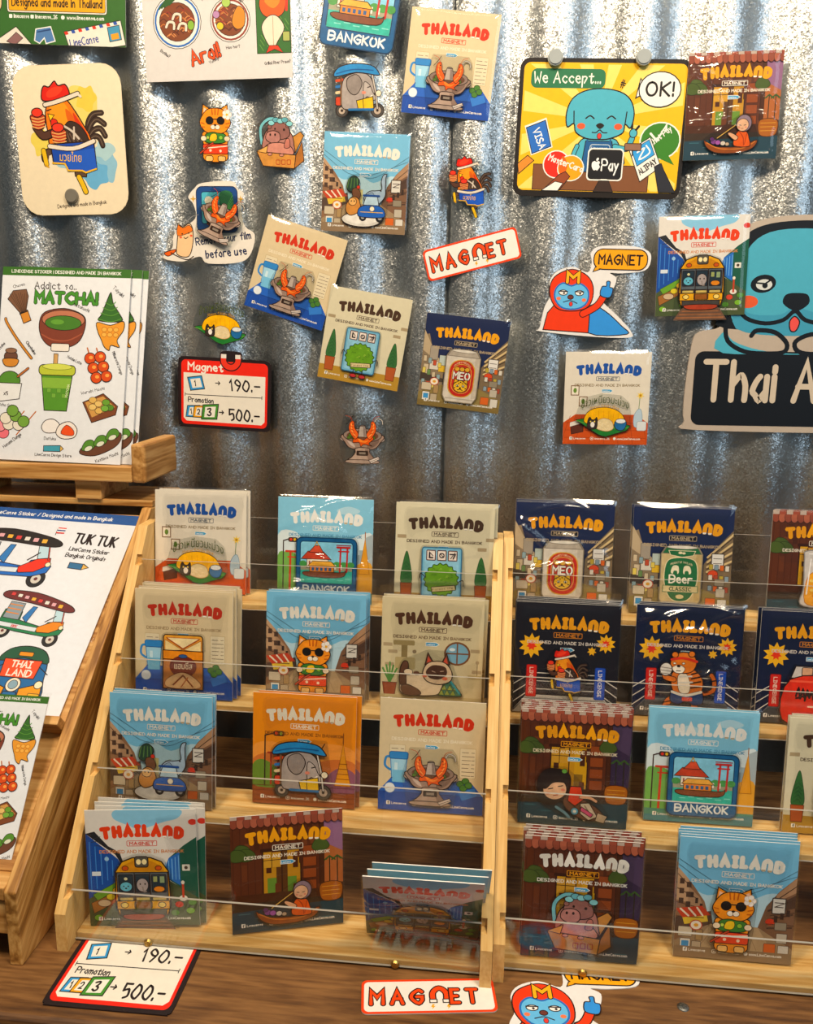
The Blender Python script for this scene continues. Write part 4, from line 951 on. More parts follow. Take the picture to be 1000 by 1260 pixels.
def bg_house(night=False):
    a = Art(); a.rect(0, 0, 100, 110, '4c2815' if not night else '40261a')
    a.rect(82, 8, 100, 70, 'a8683a' if not night else '3a2c44'); a.poly([(82, 8), (100, 8), (100, 40), (82, 30)], '8f6a86' if not night else '4f3f58')
    for x in (88, 95): a.line([(x, 70), (x, 44)], 1, '2f2a18'); [a.line([(x, 44), (x + dx, 46 + abs(dx) * .4)], 1.2, '3f5a2a') for dx in (-5, -3, 3, 5)]
    a.rect(0, 7, 83, 80, '5a3019')
    for k in range(13): a.line([(2 + k * 6.4, 8), (2 + k * 6.4, 80)], .5, '44220f')
    a.rect(28, 34, 62, 76, 'b98a26' if not night else 'd0a020', '3a1d0e', 1.4); a.rect(32, 60, 58, 76, '6a8a3a' if not night else '8a6a20'); a.rect(40, 34, 50, 76, '5a3a18' if not night else 'c2901e')
    random.seed(9)
    for k in range(26): x, y = random.random() * 78, 12 + random.random() * 58; a.rect(x, y, x + 4.6, y + 5 + random.random() * 12, ('66381c', '4c2812', '6e3e20')[k % 3])
    a.rect(26, 32, 64, 35, '3a1d0e'); a.rect(26, 74, 64, 78, '3a1d0e'); a.line([(45, 35), (45, 75)], 1, '3a1d0e'); a.rect(29, 36, 44, 50, 'c99a3a'); a.line([(36, 36), (36, 50)], .6, '3a1d0e'); a.line([(29, 43), (44, 43)], .6, '3a1d0e')
    for k in range(4): a.rect(64, 32 + k * 11, 76, 41 + k * 11, '8a4a20', '4a2410', .5)
    a.rect(79, 7, 83, 84, '4a2812', '2a140a', .4); a.rect(0, 74, 100, 82, '4a2812'); a.rect(0, 82, 100, 110, '24424e'); a.poly([(0, 82), (100, 82), (100, 86), (0, 90)], '3a2a1c')
    for k in range(6): a.line([(6 + k * 15, 92 + (k % 3) * 5), (16 + k * 15, 92 + (k % 3) * 5)], .8, '3f6a74')
    a.rect(0, 0, 100, 9, '7a4426')
    for k in range(17): a.blob([(k * 6, 3), (6 + k * 6, 3), (6 + k * 6, 9), (3 + k * 6, 11.4), (k * 6, 9)], 'a5624a' if k % 2 else '8a4c38', '4a2618', .4)
    for k in range(8): a.rect(k * 13, 0, k * 13 + 6, 3, 'b9a79a'); a.rect(k * 13 + 6.4, 0, k * 13 + 12.4, 3, '96503c')
    for x, y in ((10, 34), (14, 38), (6, 38), (80, 34)): a.blob([(x - 8, y), (x - 4, y - 7), (x + 4, y - 6), (x + 8, y), (x + 3, y + 4), (x - 4, y + 4)], '4c5c2a', '2c3818', .5)
    a.blob([(80, 84), (80, 70), (98, 70), (98, 84), (89, 87)], 'a0621c', '4a2810', .7)
    for k in range(3): a.line([(81, 73 + k * 4), (97, 73 + k * 4)], .6, 'd0983a')
    return footer(a)
def bg_store():
    a = Art(); a.rect(0, 0, 100, 110, '1f2a4c')
    a.poly([(0, 26), (6, 24), (14, 50), (28, 60), (28, 84), (0, 96)], '8a7a64'); a.poly([(0, 20), (8, 34), (20, 52), (28, 58), (28, 62), (0, 44)], 'b9a68a')
    for x, y, w, h, c in ((9, 38, 10, 16, 'a49a8c'), (10, 56, 12, 10, 'd9d2c4'), (21, 48, 8, 12, 'b9c4bc'), (21, 60, 8, 8, 'd9b23a'), (3, 60, 6, 12, 'c9b89c')): a.rr(x, y, x + w, y + h, .6, c, '5a5048', .4)
    a.poly([(0, 70), (30, 76), (30, 80), (0, 80)], '4a4038')
    a.poly([(100, 22), (84, 40), (72, 58), (72, 84), (100, 96)], '7a6a54'); 
    for k in range(4): a.line([(100, 26 + k * 9), (76, 50 + k * 5)], 2, 'd2b98c'); a.line([(100, 29 + k * 9), (76, 52 + k * 5)], 1, '4a3c2c')
    a.rr(80, 46, 92, 62, .6, 'e6e2da', '4a4038', 1); a.line([(82, 51), (90, 51)], .7, '6a6058'); a.line([(82, 56), (90, 56)], .7, '6a6058'); a.ell(82, 67, 5, 4, 'c9502a', '6a2a14', .5)
    for k in range(3):
        for j in range(4): a.rr(2 + j * 6, 50 + k * 14 + j * 2.4, 6 + j * 6, 57 + k * 14 + j * 2, .6, ('c9b89c', '8fa4a8', 'b5563a', 'd9c46a', '6f8a5a')[(k * 3 + j) % 5], '4a4038', .4)
        for j in range(4): a.rr(94 - j * 5.4, 58 + k * 11 - j * .4, 98 - j * 5.4, 64 + k * 11 - j * .6, .6, ('d9d2c4', 'c9692c', '8a9aa4', 'b8a24a', '9a4a34')[(k * 2 + j) % 5], '4a4038', .4)
    a.poly([(0, 94), (30, 82), (70, 82), (100, 94), (100, 110), (0, 110)], '8a7a4c'); shopfront(a); a.rect(0, 103, 100, 110, '7d6c40')
    return footer(a)
def bg_ring(bl=True):
    a = Art(); a.rect(0, 0, 100, 110, '1c1a22' if bl else '151d38')
    a.poly([(0, 110), (14, 92), (86, 92), (100, 110)], '9a948c' if bl else '4a4a4c'); a.poly([(0, 108), (13, 92), (87, 92), (100, 108), (88, 95), (12, 95)], 'c9c2b8' if bl else '6a6a6c')
    for k in range(3): a.line([(0, 82 + k * 9), (18, 70 + k * 8), (80, 70 + k * 8), (100, 82 + k * 9)], .9, 'd8d0c4')
    a.rr(12, 62, 22, 94, 1.5, 'c2281c', '6a120c', .6); a.rr(78, 62, 88, 94, 1.5, '2450a8', '122c64', .6)
    a.text('LINECENSE', 15.4, 65, 3.2, 'f0dcc8', .6, rot=90, fit=26); a.text('LINECENSE', 81.4, 65, 3.2, 'f0e8e0', .6, rot=90, fit=26)
    a.star(16, 43, 8, 12.5, 10, 'eab22c'); a.star(16, 43, 3, 5.5, 7, 'd9401c')
    a.star(87, 38, 6, 9.5, 10, 'eab22c'); a.star(87, 38, 2.4, 4.4, 7, 'd9401c'); a.star(74, 46, 2.6, 4.6, 7, 'eab22c')
    return footer(a)

DARK = '4a3424'
CARDS = {
 'hotpot': (bg_cafe, 'c23a1c', 'c23a1c', 'efe4cc', 'hotpot', 50, 74, .92),
 'toast':  (bg_cafe, 'b5381c', 'b5381c', 'a08a6a', 'toast', 50, 72, 1.0),
 'mango':  (bg_mango, '24569c', '3a4a5c', '8a7a5c', 'mango', 48, 76, 1.12),
 'street': (bg_street, 'efe9dc', 'efe9dc', 'efe9dc', 'street', 50, 73, 1.02),
 'cat':    (bg_street, 'efe9dc', 'efe9dc', 'efe9dc', 'cat', 48, 72, .95),
 'bangkok': (bg_bangkok, 'efeee8', 'efeee8', '5a94b4', 'bangkok', 52, 72, 1.02),
 'bush':   (bg_garden, DARK, DARK, DARK, 'bush', 48, 74, 1.0),
 'siam':   (bg_siam, '54351f', '54351f', '6a5034', 'siam', 50, 78, 1.02),
 'sunset': (bg_sunset, 'f4ecd8', 'f4ecd8', '8a5414', 'elephant', 50, 74, 1.04),
 'train':  (bg_train, 'd9481c', 'c23a1c', 'c98a5a', 'train', 50, 73, 1.0),
 'monk':   (lambda: bg_house(False), 'eaa31c', 'f0e6d2', 'f0e6d2', 'monk', 50, 84, .92),
 'girl':   (lambda: bg_house(True), 'eaa31c', 'eaa31c', 'f0e0c0', 'girl', 49, 77, 1.0),
 'hippo':  (lambda: bg_house(True), 'f0ece0', 'eaa31c', 'f0ece0', 'hippo', 48, 74, 1.04),
 'bag':    (lambda: bg_house(True), 'eaa31c', 'f0e6d2', 'f0e6d2', 'bag', 54, 66, 1.05),
 'can':    (bg_store, 'eaa51c', 'b9a68a', 'b9a68a', 'can', 50, 70, 1.02),
 'beer':   (bg_store, 'eaa51c', 'b9a68a', 'b9a68a', 'beer', 50, 70, 1.02),
 'rooster': (lambda: bg_ring(True), 'eaa51c', 'c9832c', 'd9cfc4', 'rooster', 52, 70, .66),
 'tiger':  (lambda: bg_ring(False), 'eaa51c', 'c9832c', 'd9cfc4', 'tiger', 50, 70, .98),
 'redbag': (lambda: bg_ring(False), 'eaa51c', 'c9832c', 'd9cfc4', 'redbag', 54, 80, .98),
}

# ------------------------------------------------------------------ posters, sheets and signs
def sheet_xy(X, Y): return ((X - 5 + (Y - 65) * 0.078) * 0.313, (Y - 65) * 0.309)
def art_matcha():
    a = Art(); W, H = 155, 225
    a.rect(0, 0, W, H, 'e6e9ee'); a.rect(0, 0, W, 10, '3f6b2a'); a.text('LINECENSE STICKER | DESIGNED AND MADE IN BANGKOK', 77, 6.6, 3.2, 'eef0e8', .7, align='c', fit=132)
    K = '2a1d16'
    a.text('Addict so..', 40, 25, 8, K, 1, fit=50); a.text('MATCHA!', 42, 41, 12, '4d8a34', 3.6, fit=74, out=K, ow=.6)
    # whisk
    a.poly([(8, 38), (14, 28), (30, 26), (33, 34), (31, 52), (25, 55)], '7a5a44', K, .8)
    for k in range(9): a.line([(10 + k * 2.6, 32 - (k % 3)), (26 + k * .7, 53)], .5, '4a3424')
    a.poly([(24, 54), (33, 50), (38, 62), (29, 66)], 'c98a3c', K, .8); a.text('Chasen', 14, 25, 3.4, K, .5, rot=-14); a.line([(24, 55), (33, 51.5)], 1.4, K)
    a.line([(7, 61), (9, 66), (22, 84), (41, 106)], 3.6, K, True); a.line([(7, 61), (9, 66), (22, 84), (41, 106)], 2.2, 'c98a3c', True); a.text('Chashaku', 33, 88, 3.2, K, .5, rot=50)
    # bowl
    a.blob([(48, 66), (54, 52), (78, 47), (100, 54), (104, 66), (98, 84), (84, 92), (64, 92), (52, 82)], '7b4230', K, 1)
    a.rr(64, 88, 86, 97, 2, 'ece6dc', K, .8); a.line([(52, 78), (66, 84), (84, 84), (100, 76)], 1.6, '9c5a42', True)
    a.ell(77, 60, 26, 11, 'b57a60', K, .8); a.ell(77, 64, 22, 8.5, '4d7a30', K, .7); a.ell(70, 63, 8, 3, '6a9a40'); a.text('Katakuchi', 88, 43, 3.6, K, .5, rot=22)
    # soft serve in fish cone
    a.blob([(120, 60), (123, 52), (127, 40), (131, 29), (133, 28), (136, 40), (143, 50), (147, 60)], '3c6a2e', K, .9)
    for y in (58, 51, 45, 39): a.line([(133 - (y - 24) * .42, y), (134, y + 3), (133 + (y - 26) * .42, y - 1)], 1, '5f9040', True)
    a.blob([(118, 62), (134, 65), (149, 60), (150, 70), (143, 82), (146, 90), (136, 88), (134, 94), (128, 90), (124, 82), (119, 72)], 'dd9a3c', K, .9)
    for k in range(6): a.ell(127 + (k % 3) * 7, 70 + (k // 3) * 6, 3, 2.6, 'e9b25a', 'a8661c', .5)
    a.text('Taiyaki', 134, 22, 4, K, .5, rot=40)
    # little jar, gelato
    a.rr(8, 100, 24, 110, 4, '6a4a3a', K, .8); a.ell(16, 98, 7, 3, '8a6a54', K, .6); a.blob([(7, 108), (25, 108), (22, 116), (10, 116)], 'c98a3c', K, .8); a.text('Matcha', 0, 100, 3, K, .5, rot=-50)
    a.ell(16, 133, 13, 11, '5d8a38', K, .9); a.line([(26, 128), (38, 118)], 3, K); a.line([(26, 128), (38, 118)], 1.8, 'b5713c'); a.poly([(0, 136), (31, 136), (29, 154), (3, 158)], 'e9eaea', K, .9); a.text('x5', 10, 150, 4, K, .8); a.text('Matcha Gelato', 0, 162, 3.4, K, .5, rot=6, fit=26)
    # skewers of coloured dumplings
    for x0, y0 in ((8, 190), (22, 190)): a.line([(x0 + 6, y0 + 6), (x0 + 28, y0 - 22)], 1.4, 'b5713c')
    for x, y, c in ((12, 194, 'e27a84'), (8, 186, 'ec98a0'), (18, 184, 'e9e2d2'), (14, 177, 'e9e2d2'), (30, 184, 'e9e2d2'), (26, 174, '7aa04a'), (36, 180, '7aa04a'), (22, 168, '7aa04a')): a.ell(x, y, 7, 6.6, c, K, .8)
    a.text('Hanami Dango', 14, 212, 3.6, K, .5, rot=-38, fit=26)
    # iced cup
    a.rect(68, 100, 73, 118, 'c9a06a', K, .7); a.poly([(54, 122), (92, 122), (87, 166), (60, 166)], '5d8f34', K, 1); a.poly([(55, 128), (91, 128), (89, 140), (57, 140)], '8ab04a'); a.rr(51, 113, 95, 125, 5, 'b9c24a', K, 1); a.ell(73, 115, 18, 3.6, 'd0d66a', '6a7a24', .5)
    for k in range(4): a.rr(62 + k * 6, 140 + (k % 2) * 6, 67 + k * 6, 145 + (k % 2) * 6, .8, '7aa648', '4a7028', .4)
    a.text('MATCHA', 87, 150, 2.6, 'e6edc0', .5, rot=-82, fit=15); a.text('Matcha Latte', 84, 104, 3.2, K, .5, rot=24, fit=19)
    # mitarashi skewers
    for x in (108, 119): a.line([(x, 92), (x + 14, 130)], 1.6, 'b5713c')
    for k in range(3):
        for j in range(2): a.ell(112 + j * 12 + k * 4.4, 104 + k * 11 - j * 2, 6.6, 6.4, 'c9541c', K, .9); a.ell(113 + j * 12 + k * 4.4, 103 + k * 11 - j * 2, 2.4, 2, 'f0a85a')
    a.text('Mitarashi Dango', 138, 96, 3.2, K, .5, rot=66, fit=28)
    # warabi mochi tray
    a.poly([(106, 155), (130, 144), (148, 158), (146, 168), (118, 178)], '7a4a2c', K, .9); a.poly([(109, 155), (130, 147), (145, 159), (118, 172)], 'c99a5a')
    for x, y, c in ((118, 152, 'd9b26a'), (125, 156, 'e0bf7c'), (118, 160, 'e0bf7c'), (126, 164, 'd9b26a'), (134, 154, '6f9a3c'), (139, 160, '5d8a34'), (133, 161, '7aa84a')): a.ell(x, y, 4.6, 3.6, c, K, .5)
    a.text('Warabi Mochi', 104, 146, 3.2, K, .5, rot=-14, fit=28)
    # daifuku
    a.blob([(58, 186), (62, 178), (72, 176), (80, 182), (78, 190), (64, 192)], 'efeae6', K, .9); a.blob([(76, 192), (80, 182), (92, 178), (101, 186), (98, 196), (84, 198)], 'efe6de', K, .9); a.blob([(82, 192), (88, 182), (97, 188), (96, 194)], 'dc5a26', K, .6); a.text('Daifuku', 62, 200, 3.4, K, .5, fit=14)
    # kashiwa mochi
    a.blob([(106, 214), (112, 204), (134, 196), (152, 188), (154, 196), (146, 206), (124, 216)], '6a4632', K, .9)
    for x, y in ((116, 206), (130, 200), (144, 192)): a.blob([(x - 8, y + 4), (x - 4, y - 6), (x + 4, y - 8), (x + 8, y - 2), (x + 2, y + 4)], '5d8a38', K, .7); a.ell(x, y + 2, 5, 2.8, 'dfe2cc', K, .5, -25)
    a.text('Kashiwa Mochi', 126, 224, 3.6, K, .5, rot=-22, fit=28)
    a.poly([(62, 207), (82, 206), (86, 209.6), (82, 213), (62, 213.4)], '4f9cae', K, .8); a.poly([(82, 206), (86, 209.6), (82, 213)], 'd9b26a', K, .6); a.text('LineConse Design Store', 52, 219, 3.2, K, .55, fit=44)
    return a, W, H

def tuk_side(body, roof, c2):
    """long open three-wheeler seen from the side, front wheel to the right; about 90 x 62"""
    a = Art(); K = '2a1d1c'
    for x in (12, 78): a.ell(x, 52, 9.5, 10, '2b2a2c', K, 1); a.ell(x, 52, 5.6, 6, 'cfcac2', K, .8); a.ell(x, 52, 2, 2, '6a3a3a')
    a.poly([(0, 22), (24, 22), (26, 34), (60, 38), (64, 30), (80, 26), (88, 36), (86, 44), (70, 50), (28, 50), (0, 48)], body, K, 1)
    a.poly([(52, 40), (70, 28), (84, 26), (86, 34), (72, 44), (56, 46)], c2, K, .9); a.rect(-2, 40, 54, 46, 'd9e2ea', K, .5); a.text('BKK', 20, 45, 3.4, 'c2342c', .7)
    a.poly([(2, 10), (22, 10), (24, 34), (2, 34)], '8f9aa4', K, .8); a.poly([(28, 30), (34, 12), (40, 12), (36, 36)], '3f7ab4', K, .7)
    for y in (14, 20, 26): a.line([(3, y), (20, y)], 1.4, c2)
    a.line([(76, 8), (82, 28)], 2.2, K); a.line([(76, 8), (82, 28)], 1.2, 'c94a34'); a.poly([(66, 12), (76, 9), (81, 26), (70, 28)], 'bcd8e4', K, .7)
    a.blob([(-10, -4), (30, -8), (76, 0), (90, 8), (78, 12), (30, 8), (-10, 6)], roof, K, 1)
    random.seed(3)
    for k in range(8): a.rr(-4 + k * 10, -3 + k * .8, 2 + k * 10, 1.6 + k * .9, .8, ('c94a4a', 'e6e2da', 'd9a8b0', 'e0b050')[k % 4], K, .4)
    a.line([(60, 30), (70, 20)], 1.4, K); a.ell(84, 34, 3, 3, 'efe6c4', K, .7)
    return a
def art_tuktuk_sheet():
    a = Art(); W, H = 200, 238; K = '2a1d1c'
    a.rect(0, 0, W, H, 'e4e8f0'); a.rect(0, 0, W, 13, '2f5a94'); a.text('LineConse Sticker / Designed and made in Bangkok', 36, 9, 4.4, 'f0f2f4', .8, fit=136)
    a.put(tuk_side('2f6cb8', '2c2624', 'd9402c'), 40, 36, 1.0)
    a.line([(117, 32), (117, 24)], .8, K)
    for k, c in enumerate(('c9342c', 'eef0f2', '2a3a7a', 'eef0f2', 'c9342c')): a.rect(117, 22 + k * 1.6, 126, 23.6 + k * 1.6, c)
    a.text('TUK TUK', 140, 40, 12, K, 2.2, fit=46, rot=3); a.text('LineConse Sticker', 139, 50, 4.6, K, .9, fit=44, rot=3); a.text('Bangkok Originals', 138, 58, 4.6, K, .9, fit=44, rot=3)
    a.poly([(146, 65), (162, 66), (168, 70), (161, 73), (146, 72)], '3f6f94', K, .8); a.poly([(161, 66), (168, 70), (161, 73)], 'd9b26a', K, .6)
    b = tuk_side('2f7a54', '6a3434', 'd98a2c'); a.put(b, 104, 108, .78, 6)
    c = Art()  # old pedicab with wood sides at the cut edge of the photo
    for x in (4, 40): c.ell(x, 30, 11, 11, '2b2a2c', K, 1); c.ell(x, 30, 7, 7, 'c9c2b8', K, .7)
    c.poly([(-14, 6), (30, 2), (44, 8), (40, 26), (-10, 28)], 'c98a3c', K, .9); c.poly([(-10, 20), (32, 18), (36, 28), (-8, 30)], '3f8ab4', K, .9)
    for k in range(6): c.ell(-8 + k * 8, 0 - (k % 2) * 4, 5.6, 5, '8a4a2c', K, .7)
    for k in range(3): c.line([(-12, 10 + k * 4), (34, 7 + k * 4)], .7, '6a3a14')
    a.put(c, 52, 118, 1)
    # front view with the THAI LAND windscreen
    d = Art()
    d.blob([(-30, 36), (-30, 12), (-24, -12), (0, -18), (24, -12), (30, 12), (30, 36)], '2c6a9c', K, 1.1); d.blob([(-27, -6), (-20, -20), (0, -25), (20, -20), (27, -6), (0, -11)], '2c5a44', K, 1)
    d.rr(-8, -18, 8, -13, 1.4, 'd9922c', K, .7); d.poly([(-21, -9), (21, -9), (19, 12), (-19, 12)], 'd95a34', K, .9)
    d.text('THAI', 0, 0, 7, 'efe9dc', 1.5, align='c', fit=22); d.text('LAND', 1, 10, 7, 'efe9dc', 1.5, align='c', fit=26)
    d.poly([(-36, 44), (-30, 16), (-8, 24), (-10, 46)], 'dd9a26', K, .9); d.poly([(36, 44), (30, 16), (8, 24), (10, 46)], 'dd9a26', K, .9)
    d.ell(0, 20, 8, 8, 'efe6d4', K, .9); d.ell(0, 20, 5, 5, '8aa4b4', K, .6); d.poly([(-7, 28), (7, 28), (10, 46), (-10, 46)], '2c6a9c', K, .9)
    for s in (-1, 1): d.ell(s * 27, 18, 4.4, 4.4, 'efe6c4', K, .8); d.rr(s * 26 - 6, 28, s * 26 + 6, 35, 1, 'e6b43c', K, .6); d.line([(s * 20, -2), (s * 32, 6)], 1, K)
    a.put(d, 144, 186, .9)
    e = Art(); e.blob([(-14, 10), (-10, -8), (6, -12), (14, 0), (12, 12)], '3a3a4c', K, .9); e.ell(16, 12, 6, 7, 'c9783c', K, .8); e.line([(14, 18), (18, 26)], 3, 'c9783c'); e.ell(-8, 20, 9, 9, '2b2a2c', K, .9)
    a.put(e, 84, 178, 1.2)
    return a, W, H
def art_green():
    a = Art(); W, H = 158, 150; K = '2a2420'
    a.rect(0, 0, W, H, '3f6a34'); 
    for x, y, r in ((20, 20, 16), (120, 30, 20), (70, 40, 14)): a.ell(x, y, r, r, '4a7a3c')
    a.rr(16, 78, 136, 117, 3, 'f0ece0', K, .8); a.rr(18, 80, 134, 115, 2, 'e3a82c', K, .6); a.text('Designed and made in Thailand', 76, 110, 8.5, K, 1.2, align='c', fit=108)
    a.ell(2, 106, 8, 12, 'e0c49c', K, 1)
    a.rr(18, 119, 22, 123, 1, 'f0f2ec'); a.text('linecense', 24, 122.6, 3.8, 'f0f2ec', .7, fit=18); a.rr(44, 119, 48, 123, 1, 'f0f2ec'); a.text('linecense_26', 50, 122.6, 3.8, 'f0f2ec', .7, fit=26); a.ell(83, 121, 2.2, 2.2, 'f0f2ec'); a.text('www.linecense.com', 88, 122.6, 3.8, 'f0f2ec', .7, fit=44)
    a.poly([(0, 152), (0, 148), (26, 132), (44, 150), (40, 156)], 'e6e0d4', K, .8); a.poly([(14, 148), (26, 138), (34, 144), (24, 152)], '8a6a6a', K, .6)
    a.poly([(50, 134), (68, 131), (73, 146), (62, 149), (60, 143), (54, 149), (48, 146)], '5a7fae', 'eef0ec', 1.2); a.line([(52, 137), (68, 134)], 1.4, '2f4a74')
    a.poly([(84, 136), (152, 122), (158, 148), (92, 158)], 'e9e6da', K, .8)
    for k in range(8): a.poly([(84 + k * 8.4, 136 - k * 1.7), (88 + k * 8.4, 135.2 - k * 1.7), (89.5 + k * 8.4, 138.4 - k * 1.7), (85.5 + k * 8.4, 139.2 - k * 1.7)], ('c9402c', '3a5aa4')[k % 2])
    a.text('LineConse', 92, 152, 8, '2a3f8c', 1, rot=-11, fit=34); a.poly([(136, 130), (150, 127), (153, 142), (139, 145)], '4f94b4', K, .7); a.poly([(140, 137), (149, 135), (150.4, 141), (141.4, 143)], 'e0a03c')
    return a.clip(0, 0, W, H), W, H
def art_aroi():
    a = Art(); W, H = 172, 150; K = '2a1d16'
    a.rect(0, 0, W, H, 'd9d6d4')
    for x, y, c, r2 in ((40, 88, '2f6cb0', 28), (102, 88, '8a4438', 23)):
        a.ell(x, y, r2, r2, 'e9e6e0', K, .7); a.line([(x + (r2 - 2.6) * math.cos(k * .2618), y + (r2 - 2.6) * math.sin(k * .2618)) for k in range(24)], 2, c, closed=True); a.ell(x, y, r2 * .74, r2 * .72, '7a4526', K, .6)
        random.seed(int(x))
        for k in range(34):
            t = random.random() * 6.28; r = r2 * .62 * math.sqrt(random.random()); px, py = x + r * math.cos(t), y + r * math.sin(t)
            a.line([(px - 4, py), (px, py - 2.4), (px + 4, py + .8)], 1.1, ('b5713c', '8a3a2a', 'c98a5a', '5a2c1c')[k % 4], True)
    for x, y in ((40, 84), (32, 92), (46, 94)): a.line([(x - 5, y + 1), (x - 2, y - 4), (x + 4, y - 3), (x + 4, y + 3)], 3.6, K, True); a.line([(x - 5, y + 1), (x - 2, y - 4), (x + 4, y - 3), (x + 4, y + 3)], 2.6, 'ecd9c8', True)
    a.ell(56, 92, 4, 5, '8ab04a', K, .6); 
    for k in range(5): a.line([(20 + k * 3, 74 - k), (38 + k * 2, 54 + k)], 1.8, '2f5a2c')
    a.ell(98, 70, 5, 5, 'a8c46a', K, .6); a.ell(86, 82, 4, 4, 'b48ab0', K, .6); a.blob([(106, 82), (112, 74), (119, 80), (118, 94), (110, 98), (104, 92)], 'cf8a34', K, .7); a.ell(90, 94, 4, 4, 'd9c23a', K, .5)
    a.rect(132, 56, 171, 124, '3a6a34', '2a3a20', .8)
    for k in range(22): a.line([(134 + (k * 7) % 34, 60 + (k * 11) % 60), (138 + (k * 7) % 34, 66 + (k * 11) % 60)], 1, '5f8a44')
    a.blob([(136, 72), (142, 58), (156, 56), (166, 64), (164, 82), (152, 88), (140, 84)], 'cf5f1c', K, .8); a.blob([(142, 70), (152, 62), (160, 70), (152, 78)], 'e88a34')
    a.blob([(146, 86), (138, 96), (142, 110), (150, 120), (156, 112), (164, 98), (156, 86)], 'ecdcc8', K, .8); a.line([(151, 86), (151, 116)], .7, 'b09a84'); a.poly([(142, 124), (146, 116), (156, 116), (162, 124), (152, 120)], 'c2401c', K, .6)
    a.line([(168, 62), (167, 80)], 3, 'c23a24'); a.rr(162, 102, 170, 112, 1.4, 'a8b06a', K, .6)
    a.text('Aroi!', 56, 134, 14, 'e2571c', 2.4, rot=-16, fit=34, out=K, ow=.7, bold=1); a.text('Yummy!', 76, 133, 3, K, .5, rot=-24)
    a.text('Bathu?', 18, 118, 3, K, .5, rot=34); a.text('Hao hor?', 96, 118, 3, K, .5, rot=-4); a.text('Grilled River Prawn?', 140, 136, 3.2, K, .5, rot=-3, fit=30)
    for x, y, r in ((36, 40, 18), (80, 42, 16), (128, 40, 18)): a.ell(x, y, r, r * .9, 'e6e2da', K, .8); a.ell(x, y, r * .7, r * .6, '9a5a34', K, .6)
    a.text('Tom yum? kub', 70, 68, 3, K, .5, rot=-28); a.text('Long?', 108, 66, 3, K, .5, rot=30)
    return a, W, H
def art_price(header=True):
    a = Art(); K = '241a1c'; W, H = 118, 96
    a.poly(rrect(0, 8, W, H, 9), K); a.poly(rrect(4, 12, W - 4, H - 4, 6), 'd9301f'); a.poly([(7, 28), (111, 28), (111, 84), (107, 88), (11, 88), (7, 84)], 'e9e3d6')
    a.text('Magnet', 13, 24.5, 9, 'f2ece0', 1.9, fit=44)
    a.line([(58, 2), (58, 12), (63, 18), (71, 18), (76, 12), (76, 2)], 9.4, K, True, cap=False); a.line([(58, 3), (58, 12), (63, 18), (71, 18), (76, 12), (76, 3)], 6.6, 'd9412c', True, cap=False)
    a.rect(54.7, 3, 61.3, 8, 'e4dfd6'); a.rect(72.7, 3, 79.3, 8, 'e4dfd6')
    a.poly([(12, 34), (30, 31), (34, 47), (16, 50)], '3f93c9', K, 1); a.poly([(15.5, 36), (28, 34), (31, 45), (18.5, 47)], 'ece8dc'); a.text('1', 21, 44, 6.4, K, 1.3)
    a.text('>', 48, 43, 8, K, 1.2); a.text('190.-', 66, 47, 13, K, 2, fit=38); a.line([(9, 55), (107, 54)], .9, K); a.line([(9, 53), (9, 57)], .8, K); a.line([(107, 52), (107, 56)], .8, K)
    a.text('Promotion', 13, 64, 6, K, 1.1, fit=32, rot=1)
    for x, c, n in ((12, '3f93c9', '1'), (21, 'e3a42c', '2')): a.poly([(x, 69), (x + 16, 68), (x + 14, 83), (x - 2, 83)], c, K, .9); a.poly([(x + 3, 71), (x + 13, 70.4), (x + 11, 81), (x + 1, 81)], 'ece8dc'); a.text(n, x + 4, 79, 6, K, 1.2)
    a.poly([(32, 67), (52, 65), (50, 84), (30, 85)], '4d8a3c', K, 1); a.poly([(35, 69.6), (48.6, 68.2), (47, 81.6), (33.6, 82.4)], 'ece8dc'); a.text('3', 38, 80, 9, K, 1.8)
    a.text('>', 53, 79, 8, K, 1.2); a.text('500.-', 66, 84, 13.5, K, 2.1, fit=38)
    return a, W, H
def art_magnet_word():
    a = Art(); K = '2a1814'
    a.rr(0, 0, 112, 36, 5, 'dd4a1c'); a.rr(2.2, 2.2, 109.8, 33.8, 4, 'eee9e0')
    x = 8
    for ch, w in (('M', 15), ('A', 14), ('G', 14), ('^', 15), ('E', 11), ('T', 13)):
        if ch == '^':
            p = crom([(x + 2, 24), (x + 2, 15), (x + 7.5, 10), (x + 13, 15), (x + 13, 24)], False, 5); a.line(p, 6.2, K, cap=False); a.line(p, 4, 'e0501c', cap=False)
            for q in (p[0], p[-1]): a.rect(q[0] - 3, 22, q[0] + 3, 25.6, 'eee9e0', K, .9)
            for q in (x + 1, x + 14): a.poly([(q, 27), (q + 2, 27), (q + .8, 29), (q + 2.4, 29), (q - .6, 32.4), (q, 30), (q - 1.4, 30)], 'e8a82c')
        else: a.text(ch, x, 26, 14, 'e0501c', 2.8, fit=w - 5, out=K, ow=1.1)
        x += w + 2.2
    return a, 112, 36
